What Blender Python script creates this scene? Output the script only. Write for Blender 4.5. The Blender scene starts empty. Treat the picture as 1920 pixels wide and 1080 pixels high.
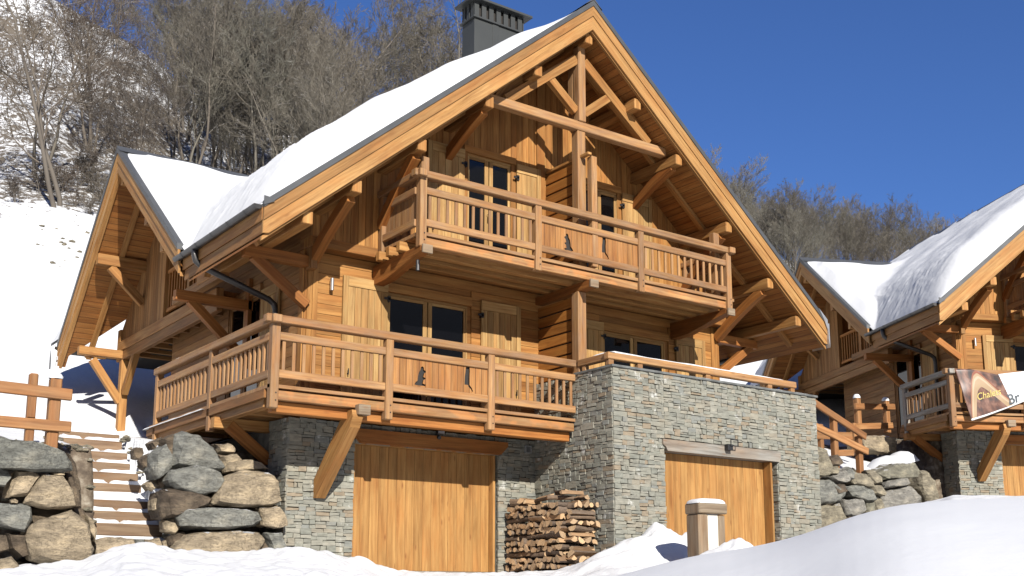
import bpy, bmesh, math, random
from mathutils import Vector, Matrix, noise
from mathutils.geometry import tessellate_polygon
random.seed(7)
scene = bpy.context.scene
col = scene.collection
rad = math.radians

# ------------------------------------------------------------ camera model
CAM = Vector((-7.24, -16.39, 0.0))
FPX, CX, CY = 2122.0, 960.0, 720.0
YAW, PIT = rad(-36.1), rad(10.54)
RM = Matrix.Rotation(YAW, 3, 'Z') @ Matrix.Rotation(PIT, 3, 'X')
SUN = Vector((0.30, 1.0, -0.60)).normalized()      # direction the light travels

def ray(x, y):
    return RM @ Vector(((x - CX) / FPX, 1.0, -(y - CY) / FPX))

def at(x, y, axis, v):
    r = ray(x, y); i = 'XYZ'.index(axis)
    return CAM + r * ((v - CAM[i]) / r[i])

# ------------------------------------------------------------ object helpers
def tag(o, label=None, cat=None, group=None, kind=None):
    if label: o['label'] = label
    if cat: o['category'] = cat
    if group: o['group'] = group
    if kind: o['kind'] = kind
    return o

def empty(name, loc=(0, 0, 0), rz=0.0, **k):
    o = bpy.data.objects.new(name, None); col.objects.link(o)
    o.location = loc; o.rotation_euler = (0, 0, rz); o.empty_display_size = 0.2
    return tag(o, **k)

def copy_tree(o, parent=None):
    c = o.copy(); col.objects.link(c)
    if parent is not None: c.parent = parent
    for ch in [x for x in bpy.data.objects if x.parent == o]:
        copy_tree(ch, c)
    return c

def mesh_obj(name, me, mat, parent=None):
    o = bpy.data.objects.new(name, me); col.objects.link(o)
    if mat: me.materials.append(mat)
    if parent is not None: o.parent = parent
    return o

class MB:
    """collects faces with uv (metres, u along the grain) and a tint per face"""
    def __init__(s): s.v = []; s.f = []; s.uv = []; s.t = []
    def face(s, pts, uvs=None, tint=None):
        n = len(s.v); s.v += [tuple(p) for p in pts]; s.f.append(tuple(range(n, n + len(pts))))
        s.uv += list(uvs) if uvs else [(0, 0)] * len(pts)
        s.t.append(random.random() if tint is None else tint)
    def hexa(s, c, L, A, B, tint=None):
        """c: start centre, L: length vector, A, B: half vectors across"""
        t = random.random() if tint is None else tint
        ou, ov = random.random() * 40, random.random() * 40
        l, a, b = L.length, A.length * 2, B.length * 2
        n = len(s.v)
        for e in (Vector((0, 0, 0)), L):
            for (i, j) in ((-1, -1), (1, -1), (1, 1), (-1, 1)):
                s.v.append(tuple(c + e + A * i + B * j))
        F = ((0, 1, 5, 4), (1, 2, 6, 5), (2, 3, 7, 6), (3, 0, 4, 7))
        flip = (L.cross(A)).dot(B) < 0
        acc = 0
        for k, q in enumerate(F):
            w = a if k % 2 == 0 else b
            uvq = [(ou, ov + acc), (ou, ov + acc + w), (ou + l, ov + acc + w), (ou + l, ov + acc)]
            acc += w
            q2 = [n + i for i in q]
            if not flip: pass
            else: q2 = q2[::-1]; uvq = uvq[::-1]
            s.f.append(tuple(q2)); s.uv += uvq; s.t.append(t)
        for q in ((3, 2, 1, 0), (4, 5, 6, 7)):
            q2 = [n + i for i in q]
            uvq = [(ou + 7, ov), (ou + 7, ov + a), (ou + 7 + b * .3, ov + a), (ou + 7 + b * .3, ov)]
            if flip: q2 = q2[::-1]
            s.f.append(tuple(q2)); s.uv += uvq; s.t.append(min(1, t * .6 + .5))
    def beam(s, p0, p1, w, h, up=(0, 0, 1), tint=None):
        """w = horizontal width, h = size along 'up'"""
        p0 = Vector(p0); p1 = Vector(p1); L = p1 - p0; d = L.normalized(); up = Vector(up)
        if abs(d.dot(up)) > .97: up = Vector((0, 1, 0))
        A = d.cross(up).normalized(); B = A.cross(d).normalized()
        s.hexa(p0, L, A * (w / 2), B * (h / 2), tint)
    def box(s, x0, x1, y0, y1, z0, z1, tint=None, g=None):
        d = {'x': x1 - x0, 'y': y1 - y0, 'z': z1 - z0}
        g = g or max(d, key=lambda k: abs(d[k]))
        cx, cy, cz = (x0 + x1) / 2, (y0 + y1) / 2, (z0 + z1) / 2
        if g == 'x': s.hexa(Vector((x0, cy, cz)), Vector((x1 - x0, 0, 0)), Vector((0, (y1 - y0) / 2, 0)), Vector((0, 0, (z1 - z0) / 2)), tint)
        elif g == 'y': s.hexa(Vector((cx, y0, cz)), Vector((0, y1 - y0, 0)), Vector(((x1 - x0) / 2, 0, 0)), Vector((0, 0, (z1 - z0) / 2)), tint)
        else: s.hexa(Vector((cx, cy, z0)), Vector((0, 0, z1 - z0)), Vector(((x1 - x0) / 2, 0, 0)), Vector((0, (y1 - y0) / 2, 0)), tint)
    def prism(s, poly, ext, tint=None):
        """poly: 3D polygon, extruded by vector ext"""
        t = random.random() if tint is None else tint
        poly = [Vector(p) for p in poly]; ext = Vector(ext)
        nrm = Vector((0, 0, 0))
        for i in range(len(poly)):
            nrm += poly[i].cross(poly[(i + 1) % len(poly)])
        if nrm.dot(ext) > 0: poly = poly[::-1]
        U = (poly[1] - poly[0]).normalized()
        # longest edge = grain
        best = max(range(len(poly)), key=lambda i: (poly[(i + 1) % len(poly)] - poly[i]).length)
        U = (poly[(best + 1) % len(poly)] - poly[best]).normalized(); W = nrm.normalized().cross(U)
        ou, ov = random.random() * 30, random.random() * 30
        uv = [((p.dot(U)) + ou, p.dot(W) + ov) for p in poly]
        s.face(poly, uv, t)
        q = [p + ext for p in poly][::-1]
        s.face(q, uv[::-1], t)
        m = len(poly)
        for i in range(m):
            a, b = poly[i], poly[(i + 1) % m]
            l = (b - a).length; e = ext.length
            s.face([b, a, a + ext, b + ext], [(ou + l, ov), (ou, ov), (ou, ov + e), (ou + l, ov + e)] if l >= e else [(ou, ov), (ou, ov + l), (ou + e, ov + l), (ou + e, ov)], t)
    def tube(s, pts, r, n=10, tint=None, caps=True):
        pts = [Vector(p) for p in pts]; rs = r if isinstance(r, (list, tuple)) else [r] * len(pts)
        rings = []; t = random.random() if tint is None else tint
        ref = None
        for i, p in enumerate(pts):
            d = (pts[min(i + 1, len(pts) - 1)] - pts[max(i - 1, 0)]).normalized()
            if ref is None: ref = Vector((0, 0, 1)) if abs(d.z) < .9 else Vector((1, 0, 0))
            A = d.cross(ref).normalized(); B = A.cross(d).normalized(); ref = B if abs(B.dot(d)) < .9 else ref
            rings.append([p + (A * math.cos(6.28318 * k / n) + B * math.sin(6.28318 * k / n)) * rs[i] for k in range(n)])
        base = len(s.v)
        for R in rings: s.v += [tuple(q) for q in R]
        acc = 0
        for i in range(len(rings) - 1):
            l = (pts[i + 1] - pts[i]).length
            for k in range(n):
                k2 = (k + 1) % n
                s.f.append((base + i * n + k, base + (i + 1) * n + k, base + (i + 1) * n + k2, base + i * n + k2))
                w = 6.28 * rs[i] / n
                s.uv += [(acc, k * w), (acc + l, k * w), (acc + l, (k + 1) * w), (acc, (k + 1) * w)]; s.t.append(t)
            acc += l
        if caps:
            s.f.append(tuple(base + k for k in range(n))); s.uv += [(0, 0)] * n; s.t.append(t)
            b2 = base + (len(rings) - 1) * n
            s.f.append(tuple(b2 + k for k in reversed(range(n)))); s.uv += [(0, 0)] * n; s.t.append(t)
    def build(s, name, mat, parent=None, bevel=0.0, smooth=False):
        me = bpy.data.meshes.new(name); me.from_pydata(s.v, [], s.f); 
        ul = me.uv_layers.new(name='UVMap')
        flat = [c for uv in s.uv for c in uv]
        ul.data.foreach_set('uv', flat)
        at_ = me.attributes.new('tint', 'FLOAT', 'FACE'); at_.data.foreach_set('value', s.t)
        if smooth: me.polygons.foreach_set('use_smooth', [True] * len(me.polygons))
        me.update()
        o = mesh_obj(name, me, mat, parent)
        if bevel:
            m = o.modifiers.new('bevel', 'BEVEL'); m.width = bevel; m.segments = 1; m.limit_method = 'ANGLE'
        return o

def one(name, mat, parent, kind, *a, bevel=0.006, **k):
    mb = MB(); getattr(mb, kind)(*a, **k); return mb.build(name, mat, parent, bevel=bevel)

# ------------------------------------------------------------ materials
def new_mat(name):
    m = bpy.data.materials.new(name); m.use_nodes = True; nt = m.node_tree
    for n in list(nt.nodes): nt.nodes.remove(n)
    out = nt.nodes.new('ShaderNodeOutputMaterial'); b = nt.nodes.new('ShaderNodeBsdfPrincipled')
    nt.links.new(b.outputs[0], out.inputs[0]); return m, nt, b

class N:
    def __init__(s, nt): s.nt = nt
    def __call__(s, t, ins=None, **props):
        n = s.nt.nodes.new(t)
        for k, v in props.items(): setattr(n, k, v)
        for k, v in (ins or {}).items():
            sock = n.inputs[k]
            if hasattr(v, 'is_linked') or isinstance(v, bpy.types.NodeSocket): s.nt.links.new(v, sock)
            else: sock.default_value = v
        return n
    def math(s, op, a, b=0.0, c=None):
        ins = {0: a, 1: b}
        if c is not None: ins[2] = c
        return s('ShaderNodeMath', ins, operation=op).outputs[0]
    def mix(s, f, a, b, mode='MIX'):
        n = s.nt.nodes.new('ShaderNodeMix'); n.data_type = 'RGBA'; n.blend_type = mode
        for i, v in ((0, f), (6, a), (7, b)):
            if isinstance(v, bpy.types.NodeSocket): s.nt.links.new(v, n.inputs[i])
            else: n.inputs[i].default_value = v if i == 0 else (tuple(v) + (1,) if len(v) == 3 else v)
        return n.outputs[2]
    def ramp(s, f, stops, interp='LINEAR'):
        n = s.nt.nodes.new('ShaderNodeValToRGB'); s.nt.links.new(f, n.inputs[0]); cr = n.color_ramp; cr.interpolation = interp
        while len(cr.elements) > 1: cr.elements.remove(cr.elements[-1])
        for i, (p, c) in enumerate(stops):
            e = cr.elements[0] if i == 0 else cr.elements.new(p)
            e.position = p; e.color = (c, c, c, 1) if not isinstance(c, (tuple, list)) else tuple(c) + (1,)
        return n.outputs[0]

WK = (.54, .525, .475)
def wood_mat(name, light, dark, knots=.5, weather=0.0, rough=.65, plank=0.0, streak=1.0, orange=0.0):
    light = tuple(a * k for a, k in zip(light, WK)); dark = tuple(a * k * .82 for a, k in zip(dark, WK))
    m, nt, b = new_mat(name); n = N(nt)
    uv = n('ShaderNodeUVMap').outputs[0]
    oi = n('ShaderNodeObjectInfo').outputs['Random']
    sep = n('ShaderNodeSeparateXYZ', {0: uv}); u, v = sep.outputs[0], sep.outputs[1]
    tint = n('ShaderNodeAttribute', attribute_name='tint').outputs['Fac']
    off = n.math('MULTIPLY', oi, 37.0)
    off2 = n.math('MULTIPLY', tint, 23.0)
    u2 = n.math('ADD', n.math('ADD', u, off), off2)
    # wavy grain
    wv = n('ShaderNodeTexNoise', {'Vector': n('ShaderNodeCombineXYZ', {0: n.math('MULTIPLY', u2, 1.1), 1: n.math('MULTIPLY', v, 2.5), 2: off}).outputs[0], 'Scale': 1.0, 'Detail': 2.0}).outputs[0]
    vv = n.math('ADD', v, n.math('MULTIPLY', wv, .10))
    g1 = n('ShaderNodeTexNoise', {'Vector': n('ShaderNodeCombineXYZ', {0: n.math('MULTIPLY', u2, .7), 1: n.math('MULTIPLY', vv, 26.0), 2: off}).outputs[0], 'Scale': 1.0, 'Detail': 5.0, 'Roughness': .6}).outputs[0]
    g2 = n('ShaderNodeTexNoise', {'Vector': n('ShaderNodeCombineXYZ', {0: n.math('MULTIPLY', u2, 4.0), 1: n.math('MULTIPLY', vv, 150.0), 2: off}).outputs[0], 'Scale': 1.0, 'Detail': 2.0}).outputs[0]
    big = n('ShaderNodeTexNoise', {'Vector': n('ShaderNodeCombineXYZ', {0: n.math('MULTIPLY', u2, 1.4), 1: n.math('MULTIPLY', v, 5.0), 2: off}).outputs[0], 'Scale': 1.0, 'Detail': 3.0}).outputs[0]
    gg = n.ramp(g1, [(.32, 0.0), (.68, 1.0)])
    c = n.mix(n.math('MULTIPLY', n.math('SUBTRACT', 1.0, gg), streak), light, dark)
    c = n.mix(n.math('MULTIPLY', g2, .22), c, tuple(x * .55 for x in dark))
    # per piece tint
    tt = n.ramp(tint, [(0, (.70, .64, .58)), (.35, (.92, .90, .86)), (.7, (1.08, 1.06, 1.02)), (1, (1.28, 1.27, 1.25))])
    c = n.mix(1.0, c, tt, 'MULTIPLY')
    c = n.mix(n.ramp(big, [(.42, 0.0), (.72, .6)]), c, tuple(x * y for x, y in zip(light, (.78, .55, .38))))
    pat = n('ShaderNodeTexNoise', {'Vector': n('ShaderNodeCombineXYZ', {0: n.math('MULTIPLY', u2, .9), 1: n.math('MULTIPLY', v, 9.0), 2: 5.0}).outputs[0], 'Scale': 1.0, 'Detail': 6.0, 'Roughness': .65}).outputs[0]
    c = n.mix(1.0, c, n.ramp(pat, [(.28, (.62, .55, .50)), (.5, (1, 1, 1)), (.70, (1.22, 1.22, 1.22))]), 'MULTIPLY')
    if knots:
        vo = n('ShaderNodeTexVoronoi', {'Vector': n('ShaderNodeCombineXYZ', {0: n.math('MULTIPLY', u2, 2.6), 1: n.math('MULTIPLY', v, 8.5), 2: off}).outputs[0], 'Scale': 1.0, 'Randomness': 1.0})
        pick = n.ramp(n('ShaderNodeSeparateColor', {0: vo.outputs['Color']}).outputs[0], [(.62, 0.0), (.64, 1.0)])
        kn = n.math('MULTIPLY', n.ramp(vo.outputs['Distance'], [(.06, 1.0), (.21, 0.0)]), pick)
        c = n.mix(n.math('MULTIPLY', kn, knots), c, (.16, .065, .02))
    if orange:
        og = n('ShaderNodeTexNoise', {'Vector': n('ShaderNodeCombineXYZ', {0: n.math('MULTIPLY', u2, 2.2), 1: n.math('MULTIPLY', v, 3.0), 2: 3.0}).outputs[0], 'Scale': 1.0, 'Detail': 4.0}).outputs[0]
        c = n.mix(n.math('MULTIPLY', n.ramp(og, [(.5, 0.0), (.58, 1.0)]), orange), c, (.52, .19, .045))
    if weather:
        wn = n('ShaderNodeTexNoise', {'Vector': n('ShaderNodeCombineXYZ', {0: n.math('MULTIPLY', u2, 2.5), 1: n.math('MULTIPLY', v, 14.0), 2: 9.0}).outputs[0], 'Scale': 1.0, 'Detail': 5.0}).outputs[0]
        c = n.mix(n.math('MULTIPLY', n.ramp(wn, [(.35, 0.2), (.7, 1.0)]), weather), c, (.235, .175, .125))
    h = n.math('ADD', n.math('MULTIPLY', g1, .6), n.math('MULTIPLY', g2, .4))
    if plank:
        fr = n.math('FRACT', n.math('DIVIDE', v, plank))
        e = n.math('MINIMUM', fr, n.math('SUBTRACT', 1.0, fr))
        gr = n.ramp(e, [(.015, 0.0), (.05, 1.0)])
        pid = n('ShaderNodeTexWhiteNoise', {'W': n.math('FLOOR', n.math('DIVIDE', v, plank))}, noise_dimensions='1D').outputs[0]
        c = n.mix(1.0, c, n.ramp(pid, [(0, (.8, .77, .72)), (1, (1.15, 1.15, 1.15))]), 'MULTIPLY')
        c = n.mix(n.math('SUBTRACT', 1.0, gr), c, tuple(x * .25 for x in dark))
        h = n.math('ADD', h, n.math('MULTIPLY', gr, 2.0))
    nt.links.new(c, b.inputs['Base Color'])
    b.inputs['Roughness'].default_value = rough
    b.inputs['Specular IOR Level'].default_value = .25
    bp = n('ShaderNodeBump', {'Height': h, 'Strength': .35, 'Distance': .006})
    nt.links.new(bp.outputs[0], b.inputs['Normal'])
    return m

def plain(name, c, rough=.5, metal=0.0, nz=0.0, scale=8.0, spec=.5):
    m, nt, b = new_mat(name); n = N(nt)
    if nz:
        t = n('ShaderNodeTexNoise', {'Vector': n('ShaderNodeTexCoord').outputs['Object'], 'Scale': scale, 'Detail': 5.0}).outputs[0]
        cc = n.mix(n.ramp(t, [(.3, 0.0), (.7, 1.0)]), tuple(x * (1 - nz) for x in c), tuple(min(1, x * (1 + nz)) for x in c))
        nt.links.new(cc, b.inputs['Base Color'])
        nt.links.new(n('ShaderNodeBump', {'Height': t, 'Strength': .2, 'Distance': .01}).outputs[0], b.inputs['Normal'])
    else: b.inputs['Base Color'].default_value = tuple(c) + (1,)
    b.inputs['Roughness'].default_value = rough; b.inputs['Metallic'].default_value = metal
    b.inputs['Specular IOR Level'].default_value = spec
    return m

M = {}
M['beam'] = wood_mat('larch_beam', (.64, .37, .145), (.46, .215, .066), knots=.6)
M['beam_orange'] = wood_mat('larch_beam_orange', (.56, .25, .075), (.40, .155, .04), knots=.4)
M['barge'] = wood_mat('larch_board', (.66, .40, .175), (.52, .27, .09), knots=.5)
M['rail'] = wood_mat('weathered_larch', (.64, .38, .165), (.40, .18, .06), knots=.7, weather=.42)
M['fascia'] = wood_mat('water_stained_larch', (.62, .38, .17), (.40, .16, .05), knots=.3, orange=.35, streak=1.0, weather=.25)
M['clad'] = wood_mat('larch_cladding', (.62, .34, .12), (.52, .235, .065), knots=.35)
M['clad_side'] = wood_mat('larch_side_cladding', (.54, .32, .14), (.42, .20, .07), knots=.35)
M['shutter'] = wood_mat('pale_larch', (.72, .50, .24), (.63, .38, .15), knots=.15)
M['gate'] = wood_mat('garage_larch', (.63, .37, .145), (.56, .295, .10), knots=.9)
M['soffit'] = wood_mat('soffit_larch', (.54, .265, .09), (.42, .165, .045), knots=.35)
M['slat'] = wood_mat('orange_larch', (.58, .27, .07), (.48, .19, .04), knots=.3)
M['oldwood'] = wood_mat('grey_old_beam', (.50, .505, .52), (.27, .26, .255), knots=.5, weather=.10)
M['postwood'] = wood_mat('brown_weathered_post', (.46, .39, .31), (.28, .215, .16), knots=.4, weather=.2)
M['fencewood'] = wood_mat('fence_larch', (.60, .33, .155), (.44, .20, .075), knots=.5, weather=.12)
M['tread'] = wood_mat('stair_timber', (.34, .245, .165), (.24, .15, .095), knots=.5, weather=.3)
M['metal'] = plain('dark_roof_metal', (.075, .078, .08), .45, .3, .12, 3)
M['gutter'] = plain('grey_gutter', (.05, .048, .047), .38, .5, .2, 6)
M['black'] = plain('black_metal', (.012, .012, .013), .5)
M['chimney'] = plain('chimney_metal', (.034, .037, .036), .55, .1, .1, 2)
M['zinc'] = plain('bright_flashing', (.40, .41, .42), .35, .6, .15, 5)
M['dark'] = plain('shade_dark', (.02, .017, .015), .9)  # near-black, also the painted shade behind slats and cut-outs
M['steel'] = plain('brushed_steel', (.6, .6, .6), .25, .9)
M['white'] = plain('white_board', (.62, .60, .54), .7, 0, .04, 4)
M['coping'] = plain('slate_coping', (.10, .105, .10), .7, 0, .35, 6)
M['concrete'] = plain('foundation', (.09, .085, .075), .9, 0, .4, 5)

def glass_mat():
    m, nt, b = new_mat('window_glass')
    b.inputs['Base Color'].default_value = (.002, .002, .0025, 1); b.inputs['Roughness'].default_value = .04
    b.inputs['IOR'].default_value = 1.45
    n = N(nt)
    t = n('ShaderNodeTexNoise', {'Vector': n('ShaderNodeTexCoord').outputs['Object'], 'Scale': 1.1, 'Detail': 1.0}).outputs[0]
    nt.links.new(n('ShaderNodeBump', {'Height': t, 'Strength': .10, 'Distance': .05}).outputs[0], b.inputs['Normal'])
    return m
M['glass'] = glass_mat()

def snow_mat(name, attr=False, bumpy=.5):
    m, nt, b = new_mat(name); n = N(nt)
    obj = n('ShaderNodeTexCoord').outputs['Object']
    t1 = n('ShaderNodeTexNoise', {'Vector': obj, 'Scale': 1.1, 'Detail': 6.0, 'Roughness': .55}).outputs[0]
    t2 = n('ShaderNodeTexNoise', {'Vector': obj, 'Scale': 9.0, 'Detail': 4.0, 'Roughness': .6}).outputs[0]
    c = n.mix(n.ramp(t1, [(.3, 0.0), (.7, 1.0)]), (.52, .53, .54), (.555, .563, .57))
    h = n.math('ADD', n.math('MULTIPLY', t1, 1.0), n.math('MULTIPLY', t2, .14)); stv = None
    if attr:
        at_ = n('ShaderNodeAttribute', attribute_name='rough')
        sp = n('ShaderNodeSeparateColor', {0: at_.outputs['Color']})
        rg, dirt_shade, added_mount = sp.outputs[0], sp.outputs[1], sp.outputs[2]
        # steep bare earth, also painted as shade beneath the second chalet's deck
        s1 = n('ShaderNodeTexNoise', {'Vector': obj, 'Scale': 6.0, 'Detail': 8.0, 'Roughness': .65}).outputs[0]
        soil = n.ramp(s1, [(.3, (.045, .033, .024)), (.5, (.11, .085, .06)), (.62, (.19, .16, .12)), (.75, (.3, .27, .22))])
        dm = n.ramp(n.math('ADD', dirt_shade, n.math('MULTIPLY', n.math('SUBTRACT', s1, .5), .5)), [(.42, 0.0), (.55, 1.0)])
        c = n.mix(dm, c, soil)
        # stones, tufts and brush poking through the far slope
        mp = n('ShaderNodeMapping', {'Vector': obj, 'Scale': (1, 1, .45)}).outputs[0]
        v1 = n('ShaderNodeTexNoise', {'Vector': mp, 'Scale': 3.2, 'Detail': 9.0, 'Roughness': .72, 'Distortion': .6}).outputs[0]
        v2 = n('ShaderNodeTexNoise', {'Vector': obj, 'Scale': .16, 'Detail': 3.0}).outputs[0]
        thr = n.math('SUBTRACT', n.math('ADD', v1, n.math('MULTIPLY', v2, .35)), n.math('MULTIPLY', n.math('SUBTRACT', 1.0, rg), .6))
        bm = n.ramp(thr, [(.62, 0.0), (.68, 1.0)])
        tuft = n.mix(v2, (.06, .05, .04), (.13, .11, .085))
        c = n.mix(bm, c, tuft)
        # unseen wooded mountain behind the viewer, added to darken window reflections
        c = n.mix(added_mount, c, n.mix(n.ramp(v1, [(.4, 0.0), (.6, 1.0)]), (.05, .06, .06), (.4, .42, .45)))
        h = n.math('SUBTRACT', h, n.math('MULTIPLY', bm, .3)); stv = n.math('MULTIPLY', at_.outputs['Alpha'], bumpy)
    nt.links.new(c, b.inputs['Base Color'])
    b.inputs['Roughness'].default_value = .75; b.inputs['Specular IOR Level'].default_value = .2
    nt.links.new(n('ShaderNodeBump', {'Height': h, 'Strength': stv if stv is not None else bumpy, 'Distance': .12}).outputs[0], b.inputs['Normal'])
    return m
M['snow'] = snow_mat('snow', bumpy=.35)
M['roofsnow'] = snow_mat('roof_snow', bumpy=.3)
M['ground'] = snow_mat('snow_ground', attr=True, bumpy=.55)

def stone_mat(name, cols, rough=.75, rocky=False, snow=0.0):
    m, nt, b = new_mat(name); n = N(nt)
    obj = n('ShaderNodeTexCoord').outputs['Object']
    tint = n('ShaderNodeAttribute', attribute_name='tint').outputs['Fac']
    oi = n('ShaderNodeObjectInfo').outputs['Random']
    key = n.math('FRACT', n.math('ADD', tint, n.math('MULTIPLY', oi, 3.7)) if rocky else tint)
    base = n.ramp(key, [(i / len(cols), c) for i, c in enumerate(cols)], 'CONSTANT')
    sc = n('ShaderNodeMapping', {'Vector': obj, 'Scale': (1, 1, 3.0 if not rocky else 1.4), 'Rotation': (0, 0 if not rocky else .5, 0)}).outputs[0]
    t1 = n('ShaderNodeTexNoise', {'Vector': sc, 'Scale': 7.0 if not rocky else 3.0, 'Detail': 8.0, 'Roughness': .65}).outputs[0]
    t2 = n('ShaderNodeTexNoise', {'Vector': obj, 'Scale': 2.0, 'Detail': 3.0}).outputs[0]
    c = n.mix(1.0, base, n.ramp(t1, [(.25, (.42, .41, .40)), (.5, (.68, .67, .655)), (.78, (.92, .90, .87))]), 'MULTIPLY')
    c = n.mix(n.ramp(t2, [(.54, 0.0), (.76, .30)]), c, (.22, .18, .12))
    if rocky:
        tw = n('ShaderNodeTexNoise', {'Vector': n('ShaderNodeMapping', {'Vector': obj, 'Scale': (1.5, 1.5, 9.0), 'Rotation': (.5, .35, 0)}).outputs[0], 'Scale': 2.0, 'Detail': 7.0, 'Roughness': .7}).outputs[0]
        c = n.mix(1.0, c, n.ramp(tw, [(.3, (.52, .50, .48)), (.5, (1, 1, 1)), (.68, (1.45, 1.42, 1.36))]), 'MULTIPLY')
        t3 = n('ShaderNodeTexNoise', {'Vector': obj, 'Scale': 14.0, 'Detail': 6.0, 'Roughness': .7}).outputs[0]
        c = n.mix(n.ramp(t3, [(.58, 0.0), (.72, .5)]), c, (.10, .08, .06))
    if not rocky:   # pale bloom on some stones
        t4 = n('ShaderNodeTexNoise', {'Vector': obj, 'Scale': 3.2, 'Detail': 7.0, 'Roughness': .7}).outputs[0]
        c = n.mix(n.ramp(t4, [(.60, 0.0), (.68, .75)]), c, (.46, .46, .43))
    if snow:
        gz = n('ShaderNodeSeparateXYZ', {0: n('ShaderNodeNewGeometry').outputs['Normal']}).outputs[2]
        sn = n.ramp(n.math('ADD', gz, n.math('MULTIPLY', n.math('SUBTRACT', t1, .5), .9)), [(.99, 0.0), (1.06, 1.0)])
        c = n.mix(n.math('MULTIPLY', sn, snow), c, (.50, .51, .52))
    nt.links.new(c, b.inputs['Base Color']); b.inputs['Roughness'].default_value = rough
    b.inputs['Specular IOR Level'].default_value = .3
    hh = n.math('ADD', t1, n.math('MULTIPLY', t2, .4))
    if rocky:
        fi = n('ShaderNodeTexNoise', {'Vector': n('ShaderNodeMapping', {'Vector': obj, 'Scale': (1, 1, 1.8), 'Rotation': (.2, .5, .1)}).outputs[0], 'Scale': 2.6, 'Detail': 9.0, 'Roughness': .75, 'Distortion': .4}).outputs[0]
        fis = n.ramp(n.math('ABSOLUTE', n.math('SUBTRACT', fi, .5)), [(.0, 1.0), (.006, 0.0)])
        c = n.mix(n.math('MULTIPLY', fis, .25), c, (.05, .04, .03)); nt.links.new(c, b.inputs['Base Color'])
        hh = n.math('SUBTRACT', n.math('ADD', hh, n.math('MULTIPLY', fi, 1.2)), n.math('MULTIPLY', fis, .10))
    nt.links.new(n('ShaderNodeBump', {'Height': hh, 'Strength': .6 if not rocky else 1.0, 'Distance': .012 if not rocky else .09}).outputs[0], b.inputs['Normal'])
    return m
M['stone'] = stone_mat('schist_masonry', [(.26, .262, .222), (.285, .28, .235), (.225, .232, .20), (.315, .30, .245), (.265, .268, .23), (.315, .308, .26), (.24, .24, .205), (.28, .26, .21), (.26, .265, .225), (.295, .292, .25), (.285, .235, .17), (.27, .27, .228), (.235, .245, .225)])
M['rock_grey'] = stone_mat('grey_boulder', [(.26, .265, .24), (.31, .30, .27), (.22, .225, .20)], rocky=True, snow=1.0)
M['rock_tan'] = stone_mat('tan_boulder', [(.46, .375, .26), (.42, .345, .24), (.50, .41, .29)], rocky=True, snow=1.0)
M['rock_olive'] = stone_mat('olive_boulder', [(.30, .27, .20), (.255, .245, .19), (.33, .295, .22)], rocky=True, snow=1.0)
M['rock_brown'] = stone_mat('brown_boulder', [(.15, .115, .08), (.19, .145, .10), (.13, .10, .072)], rocky=True, snow=1.0)

# ------------------------------------------------------------ cladding helpers
def hplanks(mb, O, U, Nn, u0, u1, z0, z1, p=.16, holes=(), th=.025, edge=None):
    """horizontal boards on the vertical plane O + u*U, outward normal Nn"""
    O, U, Nn = Vector(O), Vector(U), Vector(Nn)
    rows = max(1, round((z1 - z0) / p)); p = (z1 - z0) / rows
    for r in range(rows):
        za, zb = z0 + r * p + .004, z0 + (r + 1) * p - .004; zm = (za + zb) / 2
        a, b = u0, u1
        if edge: a, b = edge(zm, u0, u1)
        if b - a < .03: continue
        iv = [(a, b)]
        for (ha, hb, hz0, hz1) in holes:
            if zb > hz0 + .01 and za < hz1 - .01:
                nv = []
                for (x, y) in iv:
                    if hb <= x or ha >= y: nv.append((x, y)); continue
                    if ha > x: nv.append((x, ha))
                    if hb < y: nv.append((hb, y))
                iv = nv
        for (x, y) in iv:
            if y - x < .02: continue
            mb.hexa(O + U * x + Vector((0, 0, zm)), U * (y - x), Nn * (th / 2), Vector((0, 0, (zb - za) / 2)))

def vplanks(mb, O, U, Nn, u0, u1, zb, top, p=.14, holes=(), th=.025, gap=.008):
    """upright boards; top(u) may slope"""
    O, U, Nn = Vector(O), Vector(U), Vector(Nn)
    cnt = max(1, round((u1 - u0) / p)); p = (u1 - u0) / cnt
    for i in range(cnt):
        a, b = u0 + i * p + gap / 2, u0 + (i + 1) * p - gap / 2; m = (a + b) / 2
        ta, tb = top(a), top(b)
        segs = [(zb, None)]
        for (ha, hb, hz0, hz1) in holes:
            if ha < m < hb:
                ns = []
                for (s0, s1) in segs:
                    if s1 is None:
                        ns += [(s0, hz0), (hz1, None)]
                    else: ns.append((s0, s1))
                segs = ns
        for (s0, s1) in segs:
            za, zc = (s1, s1) if s1 is not None else (ta, tb)
            if min(za, zc) - s0 < .02: continue
            P = [O + U * a + Vector((0, 0, s0)), O + U * b + Vector((0, 0, s0)), O + U * b + Vector((0, 0, zc)), O + U * a + Vector((0, 0, za))]
            mb.prism([q - Nn * (th / 2) for q in P], Nn * th)

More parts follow.
